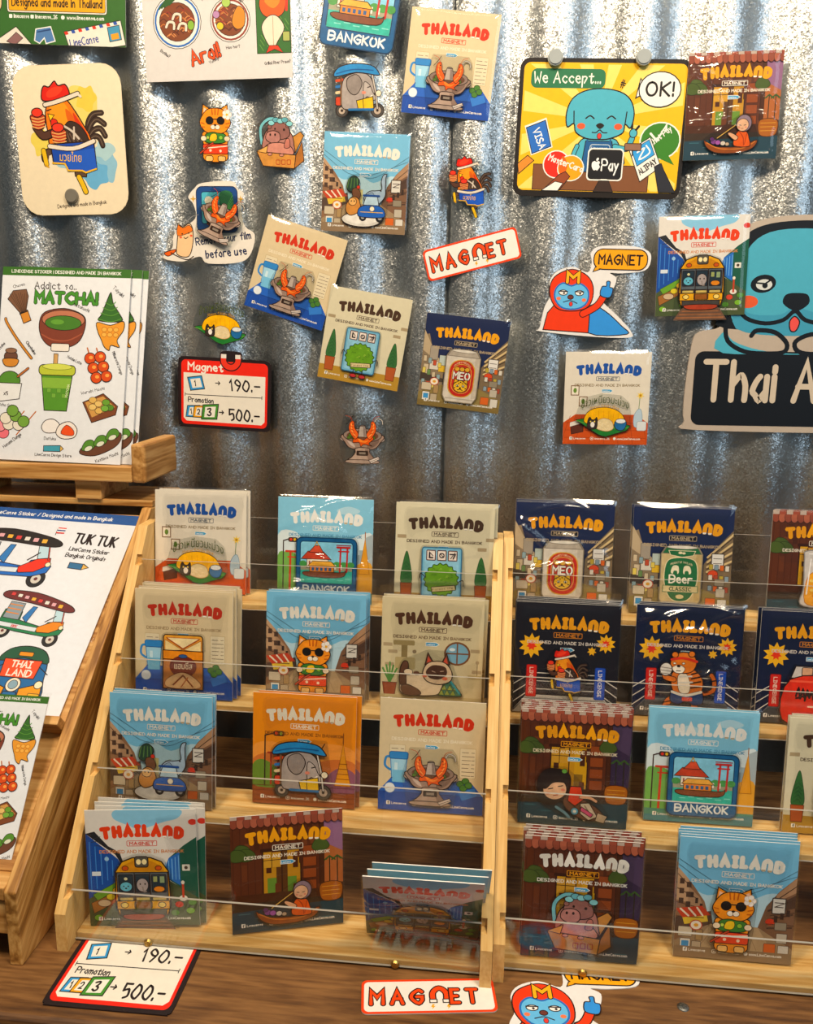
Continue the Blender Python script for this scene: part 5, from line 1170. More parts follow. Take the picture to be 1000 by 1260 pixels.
def art_hood():
    """die-cut dog in a plain red hood and blue cape, pointing, with a MAGNET bubble"""
    a = Art(); K = '2a1814'; out = crom([(4, 100), (8, 76), (14, 62), (12, 46), (20, 34), (38, 28), (56, 34), (60, 22), (58, 12), (68, 4), (104, 3), (124, 8), (128, 18), (122, 30), (96, 34), (82, 34), (90, 40), (86, 54), (74, 64), (96, 84), (112, 100), (110, 108), (60, 108), (4, 104)], True, 4)
    a.poly(out, 'e6e4e2')
    a.blob([(62, 72), (80, 78), (100, 94), (108, 104), (62, 104)], '3f8fd4', K, 1.1); a.poly([(8, 102), (12, 82), (20, 72), (56, 72), (62, 84), (62, 104)], 'd9441c', K, 1.1); a.line([(54, 82), (70, 72), (78, 58)], 9, K, True); a.line([(54, 82), (70, 72), (78, 58)], 7, 'd9441c', True)
    a.blob([(73, 60), (74, 50), (79, 49), (79, 44), (83, 44), (83, 50), (87, 52), (84, 62)], '3f8fd4', K, 1)
    a.blob([(15, 66), (13, 50), (20, 38), (38, 31), (56, 38), (64, 52), (62, 70), (50, 78), (26, 78)], 'd9441c', K, 1.1)
    a.blob([(20, 66), (20, 54), (28, 47), (38, 50), (48, 47), (58, 55), (58, 68), (48, 76), (30, 76)], '6fb6e2', '2f6fb0', 1.8)
    a.text('M', 33, 46, 11, 'f0b02c', 3.2, fit=13, out=K, ow=.9)
    for x in (29, 48): a.ell(x, 58, 5, 3, 'efeee8', K, .9); a.line([(x - 5, 56.6), (x + 5, 56.6)], 1.2, K); a.ell(x + 1, 58.6, 1.2, 1.2, K)
    a.ell(38, 63, 3.4, 2.6, '6a3a34', K, .8); a.line([(30, 69), (38, 67), (46, 70)], 1, K, True); a.ell(24, 65, 2.6, 2, 'e8805c'); a.ell(54, 66, 2.6, 2, 'e8805c'); a.ell(39, 71, 2, 2.6, 'd9443c', K, .5)
    a.poly([(62, 33), (66, 24), (76, 28)], 'e9a422', K, 1); a.rr(62, 7, 124, 30, 10, 'e9a422', K, 1.2); a.poly([(64, 31), (68, 24), (76, 27)], 'e9a422'); a.text('MAGNET', 93, 24, 10.5, K, 2, align='c', fit=50)
    return a, out
def art_film():
    a = Art(); K = '1f2a4c'; out = crom([(4, 90), (16, 78), (18, 64), (28, 56), (46, 44), (44, 28), (38, 20), (46, 10), (56, 4), (92, 2), (98, 10), (106, 16), (102, 28), (106, 52), (118, 62), (114, 82), (100, 94), (60, 96), (50, 88), (28, 94)], True, 4)
    a.poly(out, 'e4ddd2'); a.rr(48, 8, 98, 60, 7, '1d4a80', '14284c', 1); a.rr(54, 14, 92, 50, 3, '58b0c4', '14284c', .8); a.ell(63, 24, 5, 5, 'efe6d0'); a.line([(62, 50), (68, 26)], 4, 'b5713c'); a.blob([(76, 16), (92, 16), (92, 48), (80, 44)], '2f6a44')
    for k in range(6): a.line([(78 + k * 2, 44 - k * 3), (92, 18 + k * 4)], .8, '5a9a54')
    a.star(44, 22, 1.4, 4.4, 4, 'c9a04a'); a.star(102, 22, 1.4, 4.4, 4, 'c9a04a')
    a.blob([(18, 84), (10, 88), (6, 84), (20, 80)], 'd9641c', S, .9); a.blob([(22, 74), (24, 58), (24, 50), (30, 54), (38, 50), (42, 56), (42, 72), (36, 88), (22, 86)], 'e9c49a', S, 1); a.blob([(23, 64), (24, 52), (30, 55), (38, 52), (42, 58), (34, 62)], 'dd7a2c', S, .6)
    a.ell(29, 62, .9, .9, S); a.ell(37, 61, .9, .9, S); a.line([(31, 66), (33, 67.4), (36, 65.6)], .9, S, True); a.ell(27, 66, 1.7, 1.2, 'e2603c'); a.ell(40, 64, 1.7, 1.2, 'e2603c'); a.line([(14, 84), (22, 88), (34, 92), (42, 88)], 1.2, S, True)
    a.line([(36, 48), (42, 42), (50, 40)], .8, '8a8a88', True)
    a.text('Remove your film', 46, 75, 8, K, 1.3, fit=68, rot=-7); a.text('before use', 58, 90, 8.6, K, 1.5, fit=50, rot=-6)
    return a, out
def art_dogsign():
    a = Art(); K = '10151c'
    out = crom([(34, 122), (32, 100), (36, 60), (40, 30), (56, 10), (90, 1), (140, 0), (176, 10), (192, 34), (196, 60), (202, 100), (200, 122), (226, 126), (232, 140), (232, 232), (222, 242), (16, 242), (2, 232), (0, 200), (4, 142), (12, 128)], True, 4)
    a.poly(out, 'b5a89a'); 
    a.blob([(40, 124), (38, 100), (40, 64), (46, 34), (60, 16), (90, 7), (140, 6), (170, 16), (186, 36), (190, 64), (194, 100), (192, 124)], K)
    a.blob([(50, 120), (50, 70), (58, 36), (80, 18), (120, 14), (152, 20), (174, 40), (180, 70), (182, 120), (116, 130)], '56a4b8')
    a.blob([(52, 88), (56, 100), (70, 108), (100, 108), (116, 100), (150, 108), (178, 100), (182, 124), (116, 132), (52, 124)], '4a94ac')
    for s, x in ((-1, 78), (1, 154)):
        a.ell(x, 74, 14, 10, K, rot=s * 8); a.ell(x + 1, 75, 9, 6, 'd0d2ce'); a.line([(x - 9, 73), (x + 2, 74), (x + 9, 69)], 1.8, K); a.ell(x + 2, 76, 3, 3, K)
    a.ell(63, 94, 11, 7, 'd0603c'); a.ell(169, 94, 11, 7, 'd0603c'); a.blob([(102, 96), (104, 86), (116, 84), (128, 86), (130, 96), (117, 104)], K)
    a.line([(52, 98), (62, 112), (84, 118), (104, 114), (116, 104), (128, 114), (150, 118), (170, 112), (180, 98)], 4.6, K, True); a.blob([(111, 116), (116, 110), (122, 116), (119, 126), (113, 126)], 'd95a54', K, 1.4)
    a.rr(9, 150, 224, 236, 10, K); a.blob([(40, 126), (50, 138), (80, 148), (120, 152), (160, 148), (186, 130), (186, 152), (40, 152)], '56a4b8')
    a.line([(40, 118), (44, 138), (64, 150), (90, 152), (108, 150), (110, 140), (96, 128), (76, 126), (70, 132)], 5, K, True); a.line([(192, 118), (188, 138), (168, 150), (136, 152), (122, 148), (120, 138), (136, 130), (160, 130)], 5, K, True)
    a.rr(9, 153, 224, 236, 10, K)
    a.text('Thai Art', 22, 206, 44, 'c9bba8', 6.6, fit=172)
    return a, out
def art_rooster_print():
    a = Art(); a.rr(0, 0, 134, 168, 24, 'e2d2b4')
    a.poly(rrect(.6, .6, 133.4, 167.4, 24), 'e6d8bc')
    for x, y, rx, ry, c in ((82, 46, 20, 22, 'dfcc7a'), (90, 38, 12, 14, 'd9c25a'), (30, 84, 12, 16, 'ddc968'), (104, 110, 20, 22, '8fb8cc'), (94, 122, 16, 16, '6fa8cc'), (108, 96, 12, 10, 'a8c6cc'), (70, 108, 22, 10, '9fbfc9')):
        pts = []
        for k in range(12): r = 1 + .18 * math.sin(k * 2.4 + x); pts.append((x + rx * r * math.cos(k * .5236), y + ry * r * math.sin(k * .5236)))
        a.blob(pts, c)
    a.put(art_rooster(), 68, 79, 1.55); a.text('Designed and made in Bangkok', 44, 160, 4, '4a3a2c', .6, fit=62, rot=-4)
    return a
def art_accept():
    a = Art(); W, H = 206, 160; K = '1c1614'
    a.rr(0, 0, W, H, 12, K); a.rr(5, 5, W - 5, H - 7, 8, 'e8b41c')
    rays = Art()
    for k in range(12): t = k * math.pi / 6 + .1; rays.poly([(100, 70), (100 + 190 * math.cos(t), 70 + 190 * math.sin(t)), (100 + 190 * math.cos(t + .24), 70 + 190 * math.sin(t + .24))], 'f0d67a')
    a.put(rays.clip(7, 7, W - 7, H - 9))
    a.rr(14, 12, 104, 34, 7, '2f7050'); a.text('We Accept...', 18, 28, 12, 'efece0', 1.6, fit=80); a.text('#', 122, 32, 9, K, 1.2, rot=15)
    a.rect(24, 122, 166, 152, '7a5236', K, .8)
    B = '56a8ba'
    a.blob([(72, 122), (78, 96), (90, 90), (114, 90), (126, 96), (132, 124)], B, K, 1.2); a.line([(122, 100), (136, 102), (142, 90)], 7.4, K, True); a.line([(122, 100), (136, 102), (142, 90)], 5.4, B, True); a.ell(143, 84, 4.6, 5, B, K, 1); a.line([(146, 80), (149, 76)], 2.6, K); a.line([(141, 79), (141, 74)], 2.6, K); a.line([(76, 100), (72, 112), (76, 120)], 6, K, True); a.line([(76, 100), (72, 112), (76, 120)], 4, B, True)
    a.poly([(86, 94), (118, 94), (124, 130), (82, 130)], '1f5a88', K, 1); a.line([(88, 95), (88, 86)], 2, '1f5a88'); a.line([(116, 95), (116, 86)], 2, '1f5a88'); a.rr(92, 98, 116, 105, 3, '1f5a88', 'c9d6dc', .8); a.text('Linecense', 94, 103.6, 3, 'dfe6ea', .6, fit=19)
    a.blob([(62, 78), (60, 62), (66, 46), (80, 37), (100, 34), (122, 37), (136, 46), (142, 62), (139, 78), (132, 74), (130, 84), (114, 91), (100, 92), (86, 91), (73, 84), (70, 74)], B, K, 1.4); a.line([(70, 74), (69, 60)], 1.4, K); a.line([(132, 74), (133, 60)], 1.4, K)
    a.line([(84, 68), (89, 65), (94, 68)], 1.6, K, True); a.line([(110, 68), (115, 65), (120, 68)], 1.6, K, True); a.ell(79, 77, 5, 3.6, 'e0603c'); a.ell(124, 77, 5, 3.6, 'e0603c'); a.blob([(97, 76), (102, 73), (107, 76), (102, 80)], K); a.line([(93, 84), (98, 84), (102, 81), (106, 84), (111, 84)], 1.3, K, True); a.ell(102, 88, 2.6, 3.4, 'd9443c', K, .7)
    a.poly([(146, 22), (142, 44), (156, 36)], 'efece4', K, 1.2); a.ell(170, 34, 25, 20, 'efece4', K, 1.3); a.text('OK!', 170, 41, 15, K, 2.6, align='c', fit=32)
    a.poly([(4, 122), (16, 112), (24, 118), (6, 134)], 'cf8a3c', K, .9); a.poly([(10, 78), (36, 68), (46, 102), (20, 112)], 'efece4'); a.poly([(12, 80), (35, 71), (44, 101), (21, 110)], '2f6cb4', K, .9); a.text('VISA', 20.5, 83, 8, 'eef0f2', 1.5, rot=66, fit=24)
    a.ell(176, 92, 24, 21, '3f7a2c', 'efece4', 1.6); a.poly([(186, 106), (196, 120), (176, 112)], '3f7a2c'); a.line([(164, 84), (172, 92), (182, 74), (182, 80)], 2.6, 'efece4'); a.text('WeChat Pay', 160, 104, 6.5, 'efece4', 1.1, rot=-40, fit=38)
    a.ell(52, 122, 16, 16, 'd9301f', 'efece4', 1.4); a.ell(70, 126, 16, 15, 'f0a01c', 'efece4', 1.2); a.blob([(60, 112), (66, 124), (60, 136), (55, 124)], 'e8681c'); a.text('MasterCard', 42, 117, 7, 'f4efe6', 1.3, rot=18, fit=44); a.poly([(56, 134), (64, 130), (70, 136), (58, 152), (38, 152)], '8a4a2c', K, .9); a.poly([(52, 142), (62, 144), (56, 153), (36, 153)], 'eceae4', K, .8)
    a.rr(90, 102, 134, 140, 5, 'efece4'); a.rr(92, 104, 132, 138, 4, '14141a', K, .8); a.text('Pay', 108, 128, 13, 'f0f0ee', 1.8, fit=20)
    a.blob([(96, 124), (96, 119), (99, 117), (101, 118), (104, 117), (105.5, 119), (104.5, 121), (105.8, 124), (103, 128), (101, 127.4), (98.6, 128)], 'f0f0ee'); a.ell(102.4, 115, 1.4, 2, 'f0f0ee', rot=30); a.ell(106.4, 121.4, 1.6, 1.6, '14141a'); a.rect(108, 138, 116, 142, 'efece4'); a.poly([(106, 140), (118, 140), (124, 153), (100, 153)], '3a2a24', K, .8)
    a.poly([(140, 104), (164, 88), (180, 122), (156, 140)], 'efece4', K, .9); a.poly([(143, 104), (163, 91), (171, 108), (151, 122)], '3f98d4', K, .7); a.line([(150, 106), (158, 101), (153, 114), (165, 106), (160, 98)], 1.8, 'f2f4f4', True); a.text('ALIPAY', 156, 132, 6.4, K, 1.2, rot=-37, fit=24); a.poly([(172, 122), (180, 118), (184, 126), (200, 152), (180, 152)], '2a2c34', K, .8)
    a.rr(134, 96, 154, 104, 1, '8a6a58', K, .9); a.line([(144, 104), (144, 110)], 1.4, K)
    return a, W, H

# ------------------------------------------------------------------ the setting: corrugated wall and table
def corrugated(name, x0, x1, ridge, period, dy):
    """vertical ribs; the ridge lines face the room"""
    n = int((x1 - x0) / 0.0025); A = 0.0080
    zs = (-0.02, 0.4, 0.9, 1.5); V, F = [], []
    for i in range(n + 1):
        x = x0 + (x1 - x0) * i / n; c = math.cos(2 * math.pi * (x - ridge) / period)
        y = dy - A * (abs(c) ** 0.9) * (1 if c > 0 else -1)
        for z in zs: V.append((x, y, z))
    m = len(zs)
    for i in range(n):
        for j in range(m - 1): F.append([i * m + j, (i + 1) * m + j, (i + 1) * m + j + 1, i * m + j + 1])
    me = bpy.data.meshes.new(name); me.from_pydata(V, [], F); me.shade_smooth()
    o = link(name, me, [STEEL]); o['kind'] = 'structure'
    sol = o.modifiers.new('sheet', 'SOLIDIFY'); sol.thickness = 0.0008; sol.offset = 1
    return o
corrugated('wall_back', -1.3, -0.0215, -0.3076, 0.0838, 0.0008)
corrugated('wall_back.001', -0.0245, 1.1, -0.002, 0.0915, 0.0)

def make_table():
    """plank-topped counter; a thing with its own legs out of frame"""
    t = tag(link('counter_table', None), 'dark brown rough wooden counter under the card racks and price signs', 'table')
    bm = bmesh.new(); box_bm(bm, -1.1, 1.1, -0.4975, -0.012, -0.035, 0.0); bevel_mesh(bm, 0.005, 3)
    link('table_top', mesh_from(bm, 'table_top'), [TABLE], t)
    box('front_rail', -1.08, 1.08, -0.490, -0.470, -0.13, -0.035, TABLE, t)
    for x in (-1.0, 1.0):
        for y in (-0.48, -0.06): box('leg', x - 0.035, x + 0.035, y - 0.03, y + 0.03, -0.75, -0.035, TABLE, t, 0.003)
    cr = bmesh.new()
    return t
make_table()
fl = box('floor', -2.5, 2.5, -3.2, 0.02, -0.77, -0.75, plain('grey_concrete_floor', '6a6258', 0.7, 0, 0.2, 8), None, 0); fl['kind'] = 'structure'

# ------------------------------------------------------------------ display racks
RW, RDY, RDZ, RZ0 = 0.367, 0.0613, 0.0848, 0.0521
SHELF_TOP = RZ0 - 0.0444
def slant(y): return 0.037 + 1.383 * (y + 0.0145)
def slant_y(z): return -0.0145 + (z - 0.037) / 1.383
def board_profile(notch):
    P = [(-0.0145, 0), (-0.0145, 0.037)]
    if notch:
        for i in range(4):
            za, zb = RZ0 + i * RDZ - 0.005, RZ0 + i * RDZ + 0.005; yb = i * RDY + 0.0022
            if slant_y(za) < -0.0145 or za < 0.037: P[-1] = (-0.0145, 0.0368); P += [(slant_y(max(za, .0372)), max(za, .0372))]
            else: P.append((slant_y(za), za))
            P += [(yb, za), (yb, zb), (slant_y(zb), zb)] if yb > slant_y(zb) else [(yb, za), (yb, slant(yb))]
    P += [(slant_y(0.338), 0.338), (slant_y(0.338) + 0.03, 0.338), (slant_y(0.338) + 0.03, 0)]
    return P
def make_rack(label):
    r = link('display_rack', None); tag(r, label, 'rack', 'stepped card racks')
    for x0, x1, inner in ((-0.008, 0.002, 1), (RW - 0.002, RW + 0.008, 0)):
        bm = bmesh.new(); mid = x0 + 0.005
        prism_x(bm, board_profile(bool(inner) is False), x0, mid); prism_x(bm, board_profile(bool(inner)), mid, x1)
        link('side_board', mesh_from(bm, 'side_board'), [PINE_Z], r)
    for i in range(4):
        y = i * RDY; zt = SHELF_TOP + i * RDZ; z = RZ0 + i * RDZ
        box('shelf', 0.0022, RW - 0.0022, y + 0.0012, y + 0.054, zt - 0.0062, zt, PINE_X, r, 0.0008)
        bm = bmesh.new(); box_bm(bm, 0.0016, RW - 0.0016, y - 0.0012, y + 0.0010, z - 0.0495, z)
        me = mesh_from(bm, 'acrylic_strip'); me.materials.append(ACRYLIC); me.materials.append(ACRYLIC_EDGE)
        for p in me.polygons: p.material_index = 1 if abs(p.normal.z) > 0.7 else 0
        st = link('acrylic_strip', me, [], r)
        if i == 0: first = st
    bm = bmesh.new(); yb = 3 * RDY + 0.045; box_bm(bm, 0.0022, RW - 0.0022, yb, yb + 0.0016, SHELF_TOP + 3 * RDZ, 0.345)
    me = mesh_from(bm, 'acrylic_back_panel'); me.materials.append(ACRYLIC); me.materials.append(ACRYLIC_EDGE)
    for p in me.polygons: p.material_index = 1 if p.normal.z > 0.7 else 0
    link('acrylic_back_panel', me, [], r)
    for x in (0.070, 0.292):
        bm = bmesh.new(); bmesh.ops.create_cone(bm, cap_ends=True, segments=16, radius1=0.0040, radius2=0.0028, depth=0.0016)
        bmesh.ops.rotate(bm, verts=bm.verts, matrix=Matrix.Rotation(math.pi / 2, 3, 'X')); box_bm(bm, -0.002, 0.002, -0.0013, -0.0007, -0.0004, 0.0004); box_bm(bm, -0.0004, 0.0004, -0.0013, -0.0007, -0.002, 0.002)
        bmesh.ops.translate(bm, verts=bm.verts, vec=(x, -0.0018, 0.0046))
        link('screw', mesh_from(bm, 'screw'), [SCREW], first)
    return r
def copy_tree(o, parent=None):
    c = o.copy(); COL.objects.link(c); c.parent = parent
    for ch in list(o.children): copy_tree(ch, c)
    return c
RX1, RY1, RX2, RY2 = -0.3273, -0.4081, 0.0563, -0.3993
rack = make_rack('pale pine stepped rack beside the oiled board, with the falling cards'); rack.location = (RX1, RY1, 0)
rack2 = copy_tree(rack); rack2.location = (RX2, RY2, 0); rack2['label'] = 'pale pine stepped rack holding the beer can and boxing cards'

# ------------------------------------------------------------------ left stand: sloping easel with a shelf on top
def make_easel():
    e = tag(link('sheet_easel', None), 'oiled pine easel with sloping side board holding the tuk tuk sheet', 'easel')
    prof = [(-0.4435, 0), (-0.4435, 0.071), (-0.122, 0.338), (-0.055, 0.338), (-0.055, 0)]
    for x in (-0.3670, -0.640):
        bm = bmesh.new(); prism_x(bm, prof, x, x + 0.0115); bevel_mesh(bm, 0.0012)
        link('side_board', mesh_from(bm, 'side_board'), [EASEL_Z], e)
    nx, nz = -0.639, 0.769   # normal of the slope (towards the room)
    def slope_box(name, t0, t1, d0, d1, mat):
        bm = bmesh.new(); p = []
        for t, d in ((t0, d0), (t1, d0), (t1, d1), (t0, d1)): p.append((-0.4435 + 0.769 * t + nx * d, 0.071 + 0.639 * t + nz * d))
        prism_x(bm, p, -0.6284, -0.3671); bevel_mesh(bm, 0.0008); return link(name, mesh_from(bm, name), [mat], e)
    slope_box('back_panel', 0.02, 0.415, -0.016, -0.010, EASEL_X)
    slope_box('ledge', 0.146, 0.155, -0.0102, 0.012, EASEL_X)
    box('front_ledge', -0.6284, -0.3671, -0.4425, -0.400, 0.062, 0.0745, EASEL_X, e)
    box('front_apron', -0.6284, -0.3671, -0.4405, -0.428, 0.028, 0.062, EASEL_X, e)
    box('top_board', -0.640, -0.3555, -0.118, -0.030, 0.3385, 0.346, EASEL_X, e)
    return e
make_easel()
def make_shelf():
    s = tag(link('sheet_shelf', None), 'small pine shelf with end rail holding upright matcha sheets', 'shelf')
    box('deck', -0.640, -0.3726, -0.131, -0.034, 0.369, 0.387, EASEL_X, s, 0.0015)
    box('end_rail', -0.3725, -0.3554, -0.133, -0.036, 0.369, 0.4135, EASEL_Y, s, 0.003)
    for x in (-0.446, -0.600): box('support_block', x, x + 0.031, -0.122, -0.045, 0.3462, 0.3689, EASEL_X, s, 0.001)
    return s
make_shelf()

# ------------------------------------------------------------------ makers of the small things
_mesh = {}
def once(key, fn):
    if key not in _mesh: _mesh[key] = fn()
    return _mesh[key]
RECT = [(0, 0), (CW, 0), (CW, CH), (0, CH)]
def sleeve_mesh(w, h, seed, amp, lift=3.6):
    rnd = random.Random(seed); hard = amp > 1; nx, ny = (64, 70) if hard else (30, 34); V, F = [], []
    folds = [(rnd.uniform(0, w), rnd.uniform(0, h), rnd.uniform(0.9, 2.3) if hard else rnd.uniform(0, math.pi), rnd.uniform(0.5, 1) * amp, rnd.uniform(2.2, 5) if hard else rnd.uniform(3, 9)) for _ in range(18 if hard else 9)]
    for j in range(ny + 1):
        for i in range(nx + 1):
            x, z = w * i / nx, h * j / ny
            e = min(x, w - x, z, h - z); d = 1.0 + lift * (1 - (1 - min(1, e / 13)) ** 2)
            for fx, fz, t, a, wd in folds:
                s = (x - fx) * math.cos(t) + (z - fz) * math.sin(t)
                q = abs((x - fx) * math.sin(t) - (z - fz) * math.cos(t)); d += a * math.exp(-((s + (q * q * 0.008 if hard else 0)) / wd) ** 2) * min(1, e / 5) * (math.exp(-(q / 26) ** 2) if hard else 1)
            V.append(((x - w / 2) * .001, -d * .001, (z - 1.5) * .001))
    for j in range(ny):
        for i in range(nx): a = j * (nx + 1) + i; F.append([a, a + 1, a + nx + 2, a + nx + 1])
    me = bpy.data.meshes.new('clear_sleeve'); me.from_pydata(V, [], F); me.shade_smooth(); return me
def card_meshes(kind):
    bgf, c1, c2, c3, mk, mx, my, mk_s = CARDS[kind]
    bg = bgf(); title(bg, c1, 'f2ede2' if c1 not in ('efe9dc', 'f4ecd8', 'f0ece0', 'efeee8') else 'b9a88c'); caption(bg, c1, c2, c3, bg='1a1a20' if kind in ('can', 'beer') else None)
    back = once(('bg', kind), lambda: print_mesh('backing_card', bg.clip(0, 0, CW, CH), RECT, 0.0008, 'efeae0', 'efeae0', None, (50, CH)))
    def mm():
        a = Art(); a.put(MAG[mk](), 0, 0, mk_s)
        return print_mesh('magnet', a, a.hull(1.5), 0.0020, 'd8d8d4', None, True, (-(mx - 50), -(my - CH)))
    return back, once(('mag', kind), mm)
def make_card(kind, label, group=None, wrinkle=0):
    back, mag = once(('card', kind), lambda: card_meshes(kind))
    r = link('magnet_card', None); tag(r, label, 'magnet card', group)
    b = link('backing_card', back, [PAPER], r); b.location.y = 0.0004
    m = link('magnet', mag, [GLOSS, RESIN], r); m.location.y = -0.0004
    s = link('clear_sleeve', once(('sl', wrinkle), lambda: sleeve_mesh(103, 114, wrinkle, 3.4 if wrinkle >= 10 else 0.35)), [FILM], r)
    return r
def pose(o, x, y, z, lean=0.0, roll=0.0, yaw=0.0):
    o.location = (x, y, z)
    o.rotation_euler = (Matrix.Rotation(math.radians(yaw), 3, 'Z') @ Matrix.Rotation(-math.radians(lean), 3, 'X') @ Matrix.Rotation(-math.radians(roll), 3, 'Y')).to_euler()
    return o
WALLY = -0.0092
def on_wall(o, cx, cz, roll, h, off=0.0):
    """cx, cz: middle of the piece on the wall; its origin is the middle of its lower edge"""
    t = math.radians(roll)
    return pose(o, cx + math.sin(t) * h / 2, WALLY - off, cz - math.cos(t) * h / 2, 0, roll)

# ------------------------------------------------------------------ things on the wall
def loose_magnet(mk, k, label, cx, cz, roll, off=0.0):
    def mm():
        a = Art(); a.put(MAG[mk](), 0, 0, k); return print_mesh('souvenir_magnet', a, a.hull(2.2), 0.0028, 'd8d8d4', None, True)
    o = link('souvenir_magnet', once(('loose', mk, k), mm), [GLOSS, RESIN]); tag(o, label, 'magnet', 'loose acrylic magnets on the corrugated wall')
    pose(o, cx, WALLY - 0.0022 - off, cz, 0, roll)
    bm = bmesh.new(); bmesh.ops.create_cone(bm, cap_ends=True, segments=24, radius1=0.008, radius2=0.008, depth=0.002)
    bmesh.ops.rotate(bm, verts=bm.verts, matrix=Matrix.Rotation(math.pi / 2, 3, 'X')); bmesh.ops.translate(bm, verts=bm.verts, vec=(0, 0.0011, 0))
    link('magnet_disc', mesh_from(bm, 'magnet_disc'), [MAGBACK], o)
    return o
def flat_print(name, art, outline, thick, edge, org, label, cat, mat=None, k=0.001, group=None, key=None):
    me = once(key or name + label, lambda: print_mesh(name, art, outline, thick, edge, edge, None, org, k))
    return tag(link(name, me, [mat or PAPER]), label, cat, group)
def sheet(name, fn, label, cat, group=None, k=0.001, seed=4, amp=0.5):
    a, W, H = fn(); out = [(0, 0), (W, 0), (W, H), (0, H)]
    r = tag(link(name, None), label, cat, group)
    link('printed_sheet', once((fn, k), lambda: print_mesh('printed_sheet', a.clip(0, 0, W, H), out, 0.0008, 'dcdcda', 'e6e6e6', None, (W / 2, H), k)), [PAPER], r)
    link('clear_sleeve', sleeve_mesh((W + 6) * k * 1000, (H + 8) * k * 1000, seed, amp, 0.9), [FILM], r)
    return r

s = sheet('sticker_sheet', art_green, 'green sticker sheet with a drawn envelope, cut by the top of the photo', 'sticker sheet'); on_wall(s, -0.4795, 0.861 + 0.075, -2.5, 0.150, 0.006)
s = sheet('sticker_sheet', art_aroi, 'white sticker sheet of noodle dishes and a grilled prawn with orange lettering', 'sticker sheet', seed=6); on_wall(s, -0.2955, 0.8215 + 0.075, 1.2, 0.150, 0.008)
a = art_rooster_print()
o = flat_print('rooster_print', a, rrect(0, 0, 134, 168, 24), 0.0006, 'e6d8bc', (67, 168), 'cream round-cornered watercolour print of a boxing rooster pinned to the wall', 'print'); on_wall(o, -0.4805, 0.7585, 1.2, 0.168)
def disc_magnet(label, cx, cz, r, t, mat, y):
    bm = bmesh.new(); bmesh.ops.create_cone(bm, cap_ends=True, segments=32, radius1=r, radius2=r * 0.94, depth=t)
    bmesh.ops.rotate(bm, verts=bm.verts, matrix=Matrix.Rotation(math.pi / 2, 3, 'X')); bmesh.ops.bevel(bm, geom=[e for e in bm.edges if e.is_boundary or len(e.link_faces) == 2 and e.calc_face_angle(0) > 0.8], offset=t * 0.22, segments=2, affect='EDGES')
    o = link('round_magnet', mesh_from(bm, 'round_magnet'), [mat]); o.location = (cx, y - t / 2, cz); return tag(o, label, 'magnet')
disc_magnet('plain grey disc magnet pinning the rooster print near its foot', -0.4823, 0.6958, 0.0085, 0.004, MAGBACK, WALLY - 0.0014)
PEARL = plain('frosted_plastic_magnet', 'a4abab', 0.25, 0, 0.06)
loose_magnet('cat', 1.0, 'acrylic magnet of an orange cat in sunglasses, loose on the metal wall', -0.3016, 0.7655, -1)
loose_magnet('hippo', 1.06, 'acrylic magnet of a hippo bathing in a cardboard box, loose on the wall', -0.2262, 0.7560, 0)
loose_magnet('elephant', 1.05, 'acrylic magnet of an elephant riding a blue-roofed tuk tuk on the wall', -0.1310, 0.8098, 0)
loose_magnet('bangkok', 1.36, 'blue framed temple and boat magnet cut by the top edge of the photo', -0.1310, 0.8935, -9)
loose_magnet('rooster', 0.82, 'acrylic magnet of a rooster boxer in blue shorts, loose on the wall', -0.0020, 0.7075, 0)
loose_magnet('mango', 1.12, 'acrylic magnet of yellow mango sticky rice on a leaf above the price sign', -0.3013, 0.5480, -2)
loose_magnet('hotpot', 1.0, 'small acrylic hot pot magnet hanging alone above the middle of the left rack', -0.1259, 0.4125, 0)

def card_on_wall(kind, label, cx, cz, roll, off=0.0, wrinkle=1):
    o = make_card(kind, label, 'sleeved magnet cards stuck on the wall', wrinkle); return on_wall(o, cx, cz, roll, 0.110, off)
card_on_wall('hotpot', 'hot pot magnet card high on the wall beside the elephant magnet', -0.0293, 0.8376, -5.8, 0, 2)
card_on_wall('street', 'blue sky street magnet card on the wall, elephant and rooster on a tricycle', -0.1255, 0.7110, -2.6, 0, 1)
card_on_wall('hotpot', 'strongly tilted hot pot magnet card beside the cat film sticker', -0.2093, 0.6091, -17, 0, 3)
card_on_wall('bush', 'tilted cream magnet card of a round green bush on the wall', -0.1248, 0.5334, -9.2, 0.0015, 1)
card_on_wall('can', 'dark blue magnet card with a silver drink can stuck on the wall', -0.0047, 0.5062, -5.5, 0, 2)
card_on_wall('mango', 'white mango sticky rice magnet card on the wall below the red hooded dog', 0.1679, 0.4686, 1.0, 0, 3)
card_on_wall('train', 'yellow train magnet card on the wall overlapping the big dog sign', 0.2641, 0.6217, 2.0, 0.0052, 1)
card_on_wall('monk', 'brown wooden house magnet card at the top of the wall with shiny wrinkled film', 0.2824, 0.7911, 1.2, 0.0022, 12)

